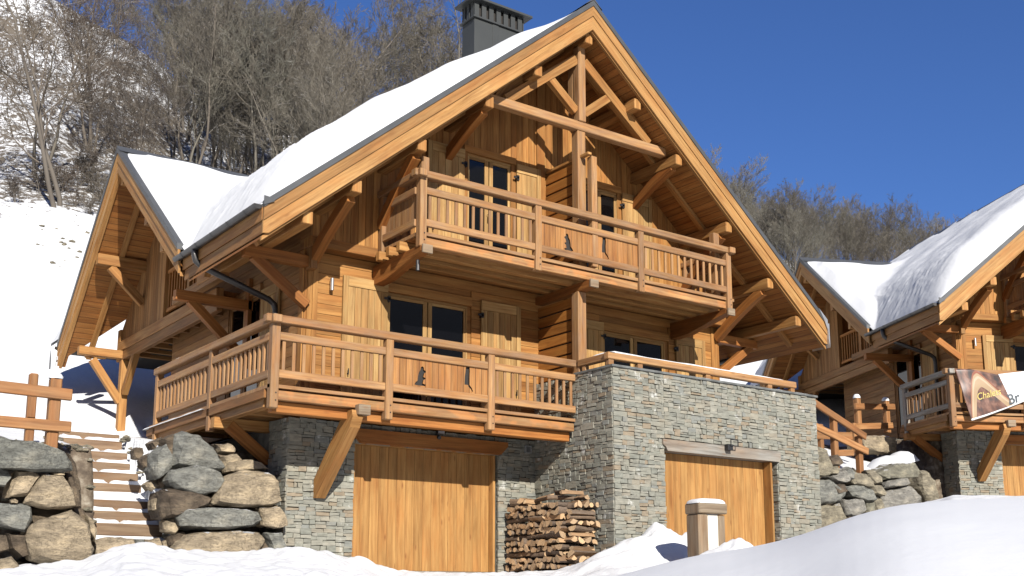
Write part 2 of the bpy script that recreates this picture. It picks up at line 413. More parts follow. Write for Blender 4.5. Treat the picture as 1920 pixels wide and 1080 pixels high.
def masonry(mb, O, U, Nn, rects, seed=1, smin=.06, small=.10):
    """irregular coursed schist: every stone its own face standing a little proud"""
    rng = random.Random(seed)
    O, U, Nn = Vector(O), Vector(U), Vector(Nn)
    def split(a, b, c, d):
        w, h = b - a, d - c
        ok_h = h <= rng.uniform(.045, .15); ok_w = w <= rng.uniform(.12, .42)
        if (ok_h and ok_w) or (w * h < .014 and w < 5 * h and w > .9 * h):
            return [(a, b, c, d)]
        if (w > h * 2.6 and not (ok_w)) or h < .09:
            k = a + w * rng.uniform(.35, .65); return split(a, k, c, d) + split(k, b, c, d)
        k = c + h * rng.uniform(.36, .64); return split(a, b, c, k) + split(a, b, k, d)
    for (u0, u1, z0, z1) in rects:
        # bands first so that courses read as horizontal
        z = z0
        while z < z1 - .01:
            hh = rng.uniform(.16, .42); zt = min(z1, z + hh)
            if z1 - zt < .10: zt = z1
            u = u0
            while u < u1 - .01:
                ww = rng.uniform(.5, 1.3); ut = min(u1, u + ww)
                if u1 - ut < .2: ut = u1
                for (a, b, c, d) in split(u, ut, z, zt):
                    g = .0022; dep = rng.uniform(.003, .024); j = lambda: rng.uniform(-.010, .010)
                    f = [(a + g + j(), c + g + j()), (b - g + j(), c + g + j()), (b - g + j(), d - g + j()), (a + g + j(), d - g + j())]
                    cl = lambda uu: min(max(uu, u0), u1)
                    tl = rng.uniform(-.008, .008)
                    fr = [O + U * cl(x) + Vector((0, 0, y)) + Nn * (dep + (tl if k in (1, 2) else -tl)) for k, (x, y) in enumerate(f)]
                    bk = [O + U * cl(x) + Vector((0, 0, y)) - Nn * .03 for (x, y) in f]
                    t = rng.random(); n0 = len(mb.v)
                    # chamfered front
                    cen = sum(fr, Vector()) / 4
                    inn = [q + (cen - q) * .05 + Nn * .004 for q in fr]
                    mb.v += [tuple(q) for q in bk + fr + inn]
                    flip = U.cross(Vector((0, 0, 1))).dot(Nn) < 0
                    Q = [(8, 9, 10, 11)] + [(4 + i, 4 + (i + 1) % 4, 8 + (i + 1) % 4, 8 + i) for i in range(4)] + [(i, (i + 1) % 4, 4 + (i + 1) % 4, 4 + i) for i in range(4)]
                    for q in Q:
                        q = tuple(n0 + i for i in q)
                        mb.f.append(q[::-1] if flip else q); mb.uv += [(0, 0)] * 4; mb.t.append(t)
                u = ut
            z = zt

def poly_slab(name, pts, thick, mat, parent, bevel=0):
    """flat n-gon slab: pts in order (3D), pushed down by thick along z"""
    mb = MB(); mb.prism(pts, Vector((0, 0, -thick)), tint=.5); return mb.build(name, mat, parent, bevel=bevel)

RX, RZ, RS = 6.30, 11.52, 0.827              # ridge x, top of boards at ridge, roof slope
XL, XR = -0.46, 13.06
def zroof(x): return RZ - RS * abs(x - RX)
WY, WZ = 7.07, 9.30                           # side wing ridge
WA, WB = .776, .95                            # slopes of its two sides
def zwing(y): return WZ - (WA * (WY - y) if y < WY else WB * (y - WY))
UW = 1.00                                     # upper wall plane
LW = 1.27                                     # lower wall plane

def window(par, x0, x1, z0, z1, y, nrm=(0, -1, 0), mull=True, axis='x', label=None, mid=None):
    """glazed double door in wall plane; axis is the direction of its width"""
    def bx(mb, a, b, d0, d1, c, d):
        if axis == 'x': mb.box(a, b, y - d1, y - d0, c, d)
        else: mb.box(y - d1, y - d0, a, b, c, d)
    fr = MB(); f = .035
    bx(fr, x0, x1, -.06, .02, z1 - .05, z1); bx(fr, x0, x1, -.06, .02, z0, z0 + .09)
    bx(fr, x0, x0 + f, -.06, .02, z0 + .09, z1 - .05); bx(fr, x1 - f, x1, -.06, .02, z0 + .09, z1 - .05)
    o = fr.build('window', M['shutter' if axis == 'x' else 'clad_side'], par, bevel=.006)
    m = mid if mid else (x0 + x1) / 2
    leaves = [(x0 + f, m - .012), (m + .012, x1 - f)] if mull else [(x0 + f, x1 - f)]
    for (a, b) in leaves:
        s = MB(); wa = .045 if a < m - .1 else .085; wb = .085 if a < m - .1 else .045
        bx(s, a, a + wa, -.045, .005, z0 + .09, z1 - .05); bx(s, b - wb, b, -.045, .005, z0 + .09, z1 - .05)
        bx(s, a + wa, b - wb, -.045, .005, z1 - .10, z1 - .05); bx(s, a + wa, b - wb, -.045, .005, z0 + .09, z0 + .22)
        s.build('sash', M['shutter' if axis == 'x' else 'clad_side'], o, bevel=.004)
        g = MB(); bx(g, a + wa, b - wb, -.03, -.018, z0 + .22, z1 - .10); g.build('pane', M['glass'], o)
    if mull and axis == 'x':
        h = MB(); h.tube([(m - .05, y - .03, (z0 + z1) / 2 - .05), (m - .05, y - .075, (z0 + z1) / 2 - .05), (m - .05, y - .075, (z0 + z1) / 2 - .17)], .011, 6)
        h.build('handle', M['steel'], o)
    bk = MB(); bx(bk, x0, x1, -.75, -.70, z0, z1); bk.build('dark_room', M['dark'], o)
    return o

def shutter(par, x0, x1, z0, z1, y, hinge='l', axis='x'):
    s = MB(); t0, t1 = y - .045, y - .012
    def bx(a, b, d0, d1, c, d, g=None):
        if axis == 'x': s.box(a, b, d0, d1, c, d, g=g)
        else: s.box(d0, d1, a, b, c, d, g=g)
    w = .10
    cnt = max(2, round((x1 - x0 - w) / .14)); p = (x1 - x0 - w) / cnt
    lo = x0 + w if hinge == 'l' else x0
    for i in range(cnt): bx(lo + i * p + .003, lo + (i + 1) * p - .003, t0, t1, z0, z1 - .19, 'z')
    if hinge == 'l': bx(x0, x0 + w - .003, t0 - .012, t1, z0, z1)
    else: bx(x1 - w + .003, x1, t0 - .012, t1, z0, z1)
    bx(lo + .002, lo + x1 - x0 - w - .002, t0 - .012, t1, z1 - .185, z1)
    o = s.build('shutter', M['shutter'], par, bevel=.004)
    if axis == 'x':
        hx = x1 if hinge == 'l' else x0
        for z in (z0 + .35, z1 - .3):
            h = MB(); h.box(hx - .09, hx + .03, t0 - .03, t0 - .016, z - .02, z + .02); h.box(hx - .015, hx + .04, t0 - .03, t1 + .03, z - .05, z + .05); h.build('hinge', M['black'], o)
        c = MB(); cx_ = x0 + .12 if hinge == 'l' else x1 - .12
        c.tube([(cx_, t0 - .01, z0 + .5), (cx_, t0 - .05, z0 + .47), (cx_, t0 - .05, z0 + .58)], .010, 6); c.build('latch', M['black'], o)
    return o

MARMOT = [(-.16, 0), (.20, 0), (.22, .05), (.10, .08), (.13, .20), (.20, .24), (.20, .28), (.12, .30), (.15, .42), (.21, .47), (.20, .52), (.14, .54), (.13, .62), (.08, .66), (.02, .62), (.00, .52), (-.06, .42), (-.09, .28), (-.10, .16), (-.17, .10), (-.22, .02)]
CAT = [(-.10, .05), (.04, .05), (.05, .00), (.15, -.08), (.19, -.15), (.23, -.14), (.18, -.04), (.09, .06), (.08, .30), (.10, .48), (.08, .66), (.02, .62), (-.04, .66), (-.06, .50), (-.09, .30)]

def cut_panel(par, x0, x1, z0, z1, y, cuts, name='cutout_panel'):
    """board panel with real figure holes; cuts: (x, z, shape, scale)"""
    outer = [Vector((x0, z0, 0)), Vector((x1, z0, 0)), Vector((x1, z1, 0)), Vector((x0, z1, 0))]
    loops = [outer]
    for (cx_, cz, sh, sc, mir) in cuts:
        loops.append([Vector((cx_ + (-a if mir else a) * sc, cz + b * sc, 0)) for (a, b) in sh])
    tri = tessellate_polygon(loops); flat = [p for l in loops for p in l]
    mb = MB(); th = .028
    for t in tri:
        P = [flat[i] for i in t]
        if (P[1] - P[0]).cross(P[2] - P[0]).z < 0: P = P[::-1]
        mb.face([(p.x, y, p.y) for p in P], [(p.y, p.x) for p in P], .6)
        mb.face([(p.x, y + th, p.y) for p in P[::-1]], [(p.y, p.x) for p in P[::-1]], .6)
    for l in loops:
        for i in range(len(l)):
            a, b = l[i], l[(i + 1) % len(l)]
            mb.face([(a.x, y, a.y), (b.x, y, b.y), (b.x, y + th, b.y), (a.x, y + th, a.y)], None, .4)
    o = mb.build(name, M['panel'], par)
    for (cx_, cz, sh, sc, mir) in cuts: one('shade_backing', M['dark'], par, 'box', cx_ - .20, cx_ + .22, y + th + .004, y + th + .012, max(z0 + .01, cz - .08), min(z1 - .02, cz + .42), bevel=0)  # added dark plate, so the holes read as deep shade
    return o
M['panel'] = wood_mat('stained_panel_board', (.62, .33, .12), (.50, .21, .06), knots=.3, plank=.13, weather=.18)

def railing_front(par, xs, y, zt, zm, zb, zpost, x_end, kinds, cuts=None, post_w=.14, hand_over=.18, extra=None):
    """posts at xs (post front face y - .05), rails between, kinds per bay: 'bal' or 'panel'"""
    for i, x in enumerate(xs):
        mb = MB(); mb.box(x - post_w / 2, x + post_w / 2, y - .07, y + .07, zpost, zt - .13)
        p = mb.build('post', M['rail'], par, bevel=.01)
        bt = MB()
        for z in (zpost + .12, zpost + .24):
            bt.tube([(x + .02, y - .071, z), (x + .02, y - .078, z)], .012, 8)
        bt.build('bolt', M['black'], p)
    ends = list(xs) + ([x_end] if x_end else [])
    mb = MB(); mb.box(xs[0] - hand_over, ends[-1] + (hand_over if not x_end else 0), y - .085, y + .075, zt - .13, zt)
    mb.build('handrail', M['rail'], par, bevel=.012)
    for i in range(len(ends) - 1):
        a = ends[i] + post_w / 2; b = ends[i + 1] - (post_w / 2 if i + 1 < len(xs) else 0)
        one('middle_rail', M['rail'], par, 'box', a, b, y - .05, y + .02, zm - .13, zm, bevel=.008)
        one('bottom_rail', M['rail'], par, 'box', a, b, y - .05, y + .02, zb - .13, zb, bevel=.008)
        if kinds[i] == 'bal':
            cnt = round((b - a) / .178); st = (b - a) / cnt
            mb = MB(); mb.box(-.028, .028, y - .02, y + .012, zb, zm - .13)
            b0 = mb.build('baluster', M['rail'], par, bevel=.004); b0.location.x = a + st * .5
            for k in range(1, cnt):
                c = b0.copy(); col.objects.link(c); c.location.x = a + st * (k + .5); c.parent = par
        else:
            cut_panel(par, a, b, zb - .03, zm - .10, y - .012, cuts)

def side_railing(par, x, ys, zt, zm, zb, zpost, kind='bal', mat='rail', y_front=0.0, snowy=None):
    for yy in ys:
        one('post', M[mat], par, 'box', x - .06, x + .07, yy - .065, yy + .065, zpost, zt - .13, bevel=.01)
    one('handrail', M[mat], par, 'box', x - .085, x + .075, y_front - .16, ys[-1] + .12, zt - .14, zt - .012, bevel=.012)
    prev = y_front + .07
    for yy in ys:
        a, b = prev, yy - .065
        one('middle_rail', M[mat], par, 'box', x - .05, x + .02, a, b, zm - .13, zm, bevel=.008)
        one('bottom_rail', M[mat], par, 'box', x - .05, x + .02, a, b, zb - .13, zb, bevel=.008)
        if kind == 'bal':
            cnt = round((b - a) / .19); st = (b - a) / cnt
            mb = MB(); mb.box(x - .02, x + .012, -.035, .035, zb, zm - .13)
            b0 = mb.build('baluster', M['rail'], par, bevel=.004); b0.location.y = a + st * .5
            for k in range(1, cnt):
                c = b0.copy(); col.objects.link(c); c.location.y = a + st * (k + .5); c.parent = par
        else:
            mb = MB(); vplanks(mb, (x + .04, 0, 0), (0, 1, 0), (-1, 0, 0), a, b, zb - .1, lambda u: zm, p=.12)
            mb.build('board_panel', M['rail'], par)
        prev = yy + .065

def smax(a, b, k=.18):
    h = max(k - abs(a - b), 0) / k
    return max(a, b) + h * h * k * .25

def snow_depth(x, y, second=False):
    t = (x - XL)
    pts = [(0, .70), (1.5, .74), (3.2, .62), (4.6, .42), (5.9, .17), (6.76, .02)]
    for (a, ha), (b, hb) in zip(pts, pts[1:]):
        if a <= t <= b: h = ha + (hb - ha) * (t - a) / (b - a); break
    else: h = .02
    h += .05 * noise.noise(Vector((x * .7, y * .6, 3))) + .015 * noise.noise(Vector((x * 3, y * 3, 8)))
    fy = min(1, max(0, (y + .50) / .95)); h *= (1 - (1 - fy) ** 2.4)
    h += .07 * noise.noise(Vector((x * 1.3, y * 1.1, 6))) * fy * min(1, t)
    # bank at the eave, broken lumps along the gutter
    e = min(1, max(0, t / 1.15)); h *= (1 - (1 - e) ** 2.0)
    if t < 1.6:
        h += .07 * (1 - t / 1.6) * max(0, noise.noise(Vector((x * 5, y * 5, 1)))) * min(1, t / .1) * min(1, max(0, y + .5))
    if t < 2.2:
        k = (1 - t / 2.2) * min(1, max(0, t - .08) / .45) * min(1, max(0, y + .4))
        h += k * (.03 * noise.noise(Vector((x * 6, y * 6, 11))) + .05 * abs(noise.noise(Vector((x * 11, y * 11, 2)))) + .03 * noise.noise(Vector((x * 21, y * 21, 4))))
    return max(h, 0)

def roof_snow(par):
    nx, ny = 190, 300; y0, y1 = -.50, 11.9
    V = []; keep = []
    for j in range(ny + 1):
        y = y0 + (y1 - y0) * (j / ny)
        for i in range(nx + 1):
            x = XL - .03 + (RX - XL + .03) * (i / nx)
            zm = zroof(x) + .10 + snow_depth(x, y)
            z = zm
            zw = zwing(y) + .09
            if y > 2.5 and y < 11.2:
                d = abs(y - WY); w = .34 * min(1, max(0, (d - .12) / .7)) * min(1, max(0, (x + .46) / .30 + .05)) 
                w *= 1 + .25 * noise.noise(Vector((x, y, 5)))
                zz = zw + w
                if x > -.50 and zz > zroof(x) - .3 or zz > z: z = smax(zm, zz, .45 if x > 0 else .12)
                # valley fill
                v = zm - zz
                if x < .2: z = max(zz, zm if zm - zz > 0 else zz)
            V.append((x, y, z - (.035 if (i == 0 or j == 0) else 0)))
    F = []
    for j in range(ny):
        for i in range(nx):
            a = j * (nx + 1) + i; F.append((a, a + 1, a + nx + 2, a + nx + 1))
    me = bpy.data.meshes.new('roof_snow'); me.from_pydata(V, [], F); me.polygons.foreach_set('use_smooth', [True] * len(F)); me.update()
    o = mesh_obj('roof_snow', me, M['roofsnow'], par)
    # far side
    V = []; F = []; nx, ny = 40, 60
    for j in range(ny + 1):
        for i in range(nx + 1):
            x = RX + (XR - RX + .02) * i / nx; y = -.4 + 12.3 * j / ny; e = min(1, (XR + .03 - x) / .4, (y + .42) / .5); e = max(e, 0)
            V.append((x, y, zroof(x) + .05 + (.06 + .30 * min(1, (x - RX) / 2)) * (1 - (1 - e) ** 2) - (.05 if i == nx or j == 0 else 0)))
    for j in range(ny):
        for i in range(nx):
            a = j * (nx + 1) + i; F.append((a, a + 1, a + nx + 2, a + nx + 1))
    me = bpy.data.meshes.new('roof_snow'); me.from_pydata(V, [], F); me.polygons.foreach_set('use_smooth', [True] * len(F)); me.update()
    mesh_obj('roof_snow', me, M['roofsnow'], par)

def curved_brace(mb, p0, p1, sag, w, h, n=8, up=(0, 0, 1)):
    """curved timber from p0 to p1 bulging by sag along up"""
    p0, p1 = Vector(p0), Vector(p1); up = Vector(up)
    pts = [p0.lerp(p1, i / n) + up * (sag * 4 * (i / n) * (1 - i / n)) for i in range(n + 1)]
    d = (p1 - p0).normalized(); side = d.cross(Vector((0, 0, 1))).normalized()
    if side.length < .1: side = Vector((1, 0, 0))
    t = random.random(); rings = []
    for i, p in enumerate(pts):
        dd = (pts[min(i + 1, n)] - pts[max(0, i - 1)]).normalized(); u2 = side.cross(dd).normalized()
        rings.append([p + side * (a * w / 2) + u2 * (b * h / 2) for a, b in ((-1, -1), (1, -1), (1, 1), (-1, 1))])
    n0 = len(mb.v); ou = random.random() * 20
    for r in rings: mb.v += [tuple(q) for q in r]
    L = (p1 - p0).length / n
    for i in range(n):
        for k in range(4):
            k2 = (k + 1) % 4; q = (n0 + i * 4 + k, n0 + i * 4 + k2, n0 + (i + 1) * 4 + k2, n0 + (i + 1) * 4 + k)
            mb.f.append(q[::-1]); mb.uv += [(ou + L * i, k * h), (ou + L * i, (k + 1) * h), (ou + L * (i + 1), (k + 1) * h), (ou + L * (i + 1), k * h)][::-1]; mb.t.append(t)
    mb.f.append((n0, n0 + 1, n0 + 2, n0 + 3)); mb.uv += [(0, 0), (0, .2), (.2, .2), (.2, 0)]; mb.t.append(.9)
    e = n0 + n * 4; mb.f.append((e + 3, e + 2, e + 1, e)); mb.uv += [(0, 0), (0, .2), (.2, .2), (.2, 0)]; mb.t.append(.9)

def build_chalet(root, second=False):
    R = root
    # ---------------- masonry base
    mb = MB()
    mb.box(.95, 2.19, LW + .05, LW + .5, -.6, 2.95, tint=.1); mb.box(5.31, 6.2, LW + .05, LW + .5, -.6, 2.95, tint=.1); mb.box(2.19, 5.31, LW + .05, LW + .5, 2.66, 2.95, tint=.1); mb.box(2.19, 5.31, LW + .4, LW + .5, -.6, 2.66, tint=.1)
    gz0, gz1 = .42, 2.63
    masonry(mb, (0, LW, 0), (1, 0, 0), (0, -1, 0), [(.92, 2.2, -.4, 2.98), (2.2, 5.3, gz1, 2.98), (5.3, 6.24, -.4, 2.98)], seed=3)
    masonry(mb, (.92, 0, 0), (0, 1, 0), (-1, 0, 0), [(LW - .02, 1.99, -.4, 2.98)], seed=5)
    o = mb.build('stone_base', M['stone'], R)
    # cut the garage opening out of the backing: separate thin reveals
    for q in [p for p in o.data.polygons if 0]: pass
    mb = MB(); mb.box(1.3, 11.4, 2.0, 7.8, -.6, 3.0, tint=.3); mb.box(.96, 1.32, 1.75, 2.6, -.6, 2.9, tint=.3); mb.build('foundation', M['concrete'], R)
    def garage(x0, x1, z0, z1, y, yd, jr):
        g = MB(); n_ = 16; p = (x1 - x0) / n_
        for i in range(n_): g.box(x0 + i * p + .002, x0 + (i + 1) * p - .002, yd, yd + .04, z0, z1, g='z', tint=random.uniform(.35, .72))
        d = g.build('garage_door', M['gate'], R, bevel=.003)
        j = MB(); j.box(x1 + .004, x1 + .055, y + .02, yd + .03, z0, z1 + .0, g='z'); j.box(x0 - .05, x0 - .004, y + .03, yd + .03, z0, z1, g='z'); j.box(x0, x1, y + .05, yd + .05, z1 + .003, z1 + .04)
        j.build('door_frame', M['gate'], d, bevel=.004)
        k = MB(); k.box(x0 - .05, x1 + .05, yd - .04, yd + .04, z0 - .06, z0 - .004); k.build('threshold', M['oldwood'], d)
        return d
    garage(2.24, 5.20, gz0, gz1, LW, LW + .16, .06)
    # lintel over the door, chamfered ends
    mb = MB()
    mb.prism([(2.12, LW - .12, 2.88), (2.12, LW - .12, 2.80), (2.28, LW - .12, 2.635), (5.30, LW - .12, 2.635), (5.46, LW - .12, 2.80), (5.46, LW - .12, 2.88)], (0, .16, 0), tint=.5)
    mb.build('door_lintel', M['beam_orange'], R, bevel=.008)
    if not second:
        mb = MB(); mb.box(3.80, 3.93, LW - .22, LW - .12, 2.90, 2.97); f = mb.build('floodlight', M['black'], R, bevel=.01)
        mb = MB(); mb.box(3.80, 3.93, LW - .235, LW - .222, 2.915, 2.96); mb.build('lens', M['zinc'], f)
        mb = MB(); mb.tube([(3.87, LW - .10, 2.86), (3.87, LW - .16, 2.84)], .035, 10); mb.tube([(3.87, LW - .12, 2.95), (3.87, LW - .12, 2.84)], .02, 8); mb.build('sensor', M['black'], f)
        mb = MB()
        for a in ((5.92, 5.94, 2.72, 2.87), (6.05, 6.07, 2.72, 2.87), (5.94, 6.05, 2.72, 2.74), (5.94, 6.05, 2.85, 2.87)): mb.box(a[0], a[1], LW - .06, LW - .01, a[2], a[3])
        v = mb.build('vent', M['zinc'], R); mb = MB(); mb.box(5.94, 6.05, LW - .042, LW - .035, 2.74, 2.85); mb.build('grille', M['coping'], v)
    # ---------------- lower timber walls
    win_l = [(2.80, 4.58, 3.25, 5.47), (8.0, 9.80, 3.25, 5.47)]
    mb = MB(); mb.box(1.16, 11.42, LW + .02, LW + .16, 3.0, 6.1, tint=.2)
    # body is one slab; carve windows by building around them instead
    mb = MB()
    for (a, b, c, d) in ((1.16, 2.80, 3.0, 6.05), (4.58, 8.0, 3.0, 6.05), (9.80, 11.42, 3.0, 6.05), (2.80, 4.58, 5.47, 6.05), (8.0, 9.80, 5.47, 6.05), (2.80, 4.58, 3.0, 3.25), (8.0, 9.80, 3.0, 3.25)):
        mb.box(a, b, LW + .02, LW + .15, c, d, tint=.2)
    hplanks(mb, (0, LW, 0), (1, 0, 0), (0, -1, 0), 1.38, 11.22, 3.2, 5.98, p=.185, holes=[(2.72, 4.66, 3.2, 5.66), (7.9, 9.9, 3.2, 5.66)])
    mb.build('lower_wall', M['clad'], R)
    for (a, b, ya, yb) in ((1.12, 1.17, .03, .02), (1.175, 1.27, .04, .02), (1.275, 1.375, .04, .02), (11.225, 11.33, .035, .02), (11.335, 11.46, .035, .02), (1.095, 1.118, .02, .16)):
        one('corner_board', M['clad'], R, 'box', a, b, LW - ya, LW + yb, 3.2, 5.985, bevel=.004, g='z')
    for (a, b) in ((2.72, 4.66), (7.9, 9.9)):   # head boards
        one('window_head', M['clad'], R, 'box', a, b, LW - .04, LW + .06, 5.48, 5.655)
    window(R, 2.80, 4.58, 3.28, 5.475, LW + .03); window(R, 8.0, 9.80, 3.28, 5.475, LW + .03)
    shutter(R, 1.86, 2.78, 3.35, 5.63, LW - .02, 'l'); shutter(R, 4.86, 5.80, 3.35, 5.63, LW - .02, 'r')
    shutter(R, 7.15, 7.98, 3.35, 5.63, LW - .02, 'l'); shutter(R, 10.08, 10.98, 3.35, 5.63, LW - .02, 'r')
    # storey beams between floors
    one('floor_beam', M['clad'], R, 'box', 1.10, 11.48, UW - .02, LW + .02, 5.99, 6.17, bevel=.01)
    # left side wall (faces -x)
    y1 = 7.8
    mb = MB()
    for (a, b, c, d) in ((1.46, 3.05, 3.0, 6.6), (4.55, y1, 3.0, 6.6), (3.05, 4.55, 5.6, 6.6)): mb.box(1.13, 1.25, a, b, c, d, tint=.2)
    hplanks(mb, (1.115, 0, 0), (0, 1, 0), (-1, 0, 0), LW + .16, y1, 3.2, 6.9, p=.185, holes=[(2.98, 4.62, 3.2, 5.65)])
    mb.build('side_wall', M['clad_side'], R)
    window(R, 3.05, 4.55, 3.25, 5.6, 1.12, axis='y')
    one('window_head', M['clad_side'], R, 'box', 1.04, 1.12, 2.98, 4.62, 5.6, 5.75)
    shutter(R, 2.15, 2.95, 3.3, 5.6, 1.10, 'l', axis='y')
    # right wall
    mb = MB(); mb.box(11.30, 11.42, LW + .16, 12, 3.0, 6.9, tint=.3); hplanks(mb, (11.435, 0, 0), (0, 1, 0), (1, 0, 0), LW + .1, 12, 3.2, 6.9, p=.185); mb.build('side_wall', M['clad_side'], R)
    one('rear_wall', M['clad_side'], R, 'box', 2.6, 11.40, 11.8, 11.95, 3.0, 7.0)
    # ---------------- upper wall, upright boards
    wu = [(4.33, 5.46, 6.2, 8.50), (7.14, 8.27, 6.2, 8.50)]
    mb = MB()
    top = lambda u: zroof(u) - .50
    vplanks(mb, (0, UW, 0), (1, 0, 0), (0, -1, 0), 1.12, 11.47, 6.17, top, p=.148, holes=wu)
    mb.build('upper_wall', M['clad'], R)
    mb = MB()
    mb.prism([(1.16, UW + .06, 6.17), (RX, UW + .06, 6.17), (RX, UW + .06, zroof(RX) - .2), (1.16, UW + .06, zroof(1.16) - .2)], (0, .1, 0)) if False else None
    for (a, b, c) in ((1.16, 4.33, None), (5.46, 7.14, None), (8.27, 11.42, None), (4.33, 5.46, 8.5), (7.14, 8.27, 8.5)):
        z0 = c or 6.17; xs = [a, b] if not (a < RX < b) else [a, RX, b]
        P = [(a, UW + .03, z0), (b, UW + .03, z0)] + [(x, UW + .03, zroof(x) - .5) for x in reversed(xs)]
        mb.prism(P, (0, .12, 0), tint=.2)
    mb.build('upper_wall_core', M['clad'], R)
    for (a, b, c, d) in wu:
        window(R, a + .02, b - .02, c + .03, d - .02, UW + .03)
        one('window_head', M['clad'], R, 'box', a - .06, b + .06, UW - .045, UW + .03, d - .02, d + .12)
    for x0, x1, h in ((3.42, 4.27, 'l'), (5.52, 6.12, 'r'), (6.48, 7.08, 'l'), (8.33, 9.18, 'r')):
        shutter(R, x0, x1, 6.25, 8.50, UW - .018, h)
    mb = MB(); hplanks(mb, (1.115, 0, 0), (0, 1, 0), (-1, 0, 0), UW, LW + .16, 6.0, 6.95, p=.185); mb.box(1.13, 1.25, UW + .03, LW + .2, 5.6, 6.95, tint=.3); mb.build('side_wall', M['clad_side'], R)
    one('pilaster', M['clad'], R, 'box', RX - .26, RX - .06, UW - .06, UW - .016, 6.2, 11.2)
    # ---------------- roof: main left side is cut back where the wing joins
    T = .12; za = lambda x, y: (x, y, zroof(x) + .10)
    vx = RX - (RZ - WZ) / RS     # where the wing ridge meets
    wl = WY - (WZ - zroof(XL)) / WA; wr = WY + (WZ - zroof(XL)) / WB
    L1 = [za(XL, -.50), za(RX, -.50), za(RX, 11.95), za(XL, 11.95), za(XL, wr), za(vx, WY), za(XL, wl)]
    def slab(name, P, th, mat, dz=0, ax='y'):
        UVF = (lambda p: (p.y, p.x * 1.3)) if ax == 'y' else (lambda p: (p.x, p.y * 1.3))
        P = [Vector(p) + Vector((0, 0, dz)) for p in P]
        mb = MB(); tri = tessellate_polygon([[Vector((p.x, p.y, 0)) for p in P]])
        for t in tri:
            q = [P[i] for i in t]
            if (q[1] - q[0]).cross(q[2] - q[0]).z < 0: q = q[::-1]
            mb.face(q, [UVF(p) for p in q], .5); qb = [p - Vector((0, 0, th)) for p in q][::-1]
            mb.face(qb, [UVF(p) for p in qb], .5)
        for i in range(len(P)):
            a, b = P[i], P[(i + 1) % len(P)]; d = Vector((0, 0, th))
            mb.face([a, b, b - d, a - d], [(0, 0), (1, 0), (1, .1), (0, .1)], .5)
        return mb.build(name, mat, R)
    slab('roof', L1, .10, M['metal'])
    R1 = [za(RX, -.50), za(XR, -.50), za(XR, 11.95), za(RX, 11.95)]
    slab('roof', R1, .10, M['metal'])
    # soffit boards under the sheet (texture boards run with the ridge)
    i_ = .03
    sz = .455
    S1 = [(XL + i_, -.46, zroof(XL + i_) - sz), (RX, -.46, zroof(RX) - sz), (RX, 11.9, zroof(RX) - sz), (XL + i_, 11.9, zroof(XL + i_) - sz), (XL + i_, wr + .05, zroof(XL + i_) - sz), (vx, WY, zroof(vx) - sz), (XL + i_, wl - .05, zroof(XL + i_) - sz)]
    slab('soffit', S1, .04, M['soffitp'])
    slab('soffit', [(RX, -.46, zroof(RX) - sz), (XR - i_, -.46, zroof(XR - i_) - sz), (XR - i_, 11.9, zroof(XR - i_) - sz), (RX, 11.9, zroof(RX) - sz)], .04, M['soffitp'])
    # barge boards (two stepped boards + bead) and metal verge
    for s in (-1, 1):
        xe = XL if s < 0 else XR
        def P(x, dz): return (x, zroof(x) + dz)
        def board(nm, d0, d1, ya, yb, mat, cut=True):
            a, b = P(RX, d1), P(RX, d0); c, d = P(xe, d0), P(xe, d1)
            poly = [(RX, ya, a[1]), (RX, ya, b[1]), (c[0], ya, c[1]), (d[0], ya, d[1])]
            if nm == 'barge_board' and d1 < -.4:
                poly = [(RX, ya, a[1]), (RX, ya, b[1]), (xe, ya, c[1]), (xe, ya, c[1] - .20), (xe - s * .10, ya, d[1] + RS * .10 + .015)]
            mb = MB(); mb.prism(poly, (0, yb - ya, 0)); return mb.build(nm, M[mat], R, bevel=.004)
        board('barge_board', 0.0, -.215, -.565, -.52, 'barge')
        board('barge_board', -.217, -.50, -.545, -.50, 'barge')
        board('barge_bead', -.46, -.53, -.50, -.44, 'barge')
        board('verge_flashing', .11, -.002, -.585, -.50, 'metal')
        # eave: fascia boards, gutter
        g = MB(); xf = xe - s * .02
        g.box(min(xf, xf + s * .03), max(xf, xf + s * .03), -.50, (2.95 if s < 0 else 11.9), zroof(xe) - .20, zroof(xe) + .02)
        g.box(min(xf - s * .03, xf), max(xf - s * .03, xf), -.48, (2.9 if s < 0 else 11.9), zroof(xe) - .40, zroof(xe) - .203)
        g.build('eave_board', M['clad_side'], R, bevel=.004)
        gy1 = 3.12 if s < 0 else 11.9; gx = xe + s * .07; gz = zroof(xe) + .045; r = .075
        mb = MB(); pr_ = [(math.cos(a_) * r, math.sin(a_) * r) for a_ in [math.pi + math.pi * k / 10 for k in range(11)]]
        pri = [(x_ * .9, z_ * .9) for x_, z_ in pr_][::-1]
        ring = pr_ + pri; n0 = len(mb.v)
        for yy in (-.50, gy1): mb.v += [(gx + a_, yy, gz + b_) for a_, b_ in ring]
        m_ = len(ring)
        for k in range(m_): mb.f.append((n0 + k, n0 + (k + 1) % m_, n0 + m_ + (k + 1) % m_, n0 + m_ + k)); mb.uv += [(0, 0)] * 4; mb.t.append(.5)
        for yy, rev in ((-.50, 0), (gy1, 1)):
            q = [(gx + a_, yy, gz + b_) for a_, b_ in pr_]; mb.face(q[::-1] if rev else q, None, .5)
        yy = -.1
        while yy < gy1:
            for k in range(10):
                a0, a1 = pr_[k], pr_[k + 1]
                mb.face([(gx + a0[0] * 1.08, yy, gz + a0[1] * 1.08), (gx + a1[0] * 1.08, yy, gz + a1[1] * 1.08), (gx + a1[0] * 1.08, yy + .05, gz + a1[1] * 1.08), (gx + a0[0] * 1.08, yy + .05, gz + a0[1] * 1.08)], None, .5)
            yy += .7
        gt = mb.build('gutter', M['gutter'], R)
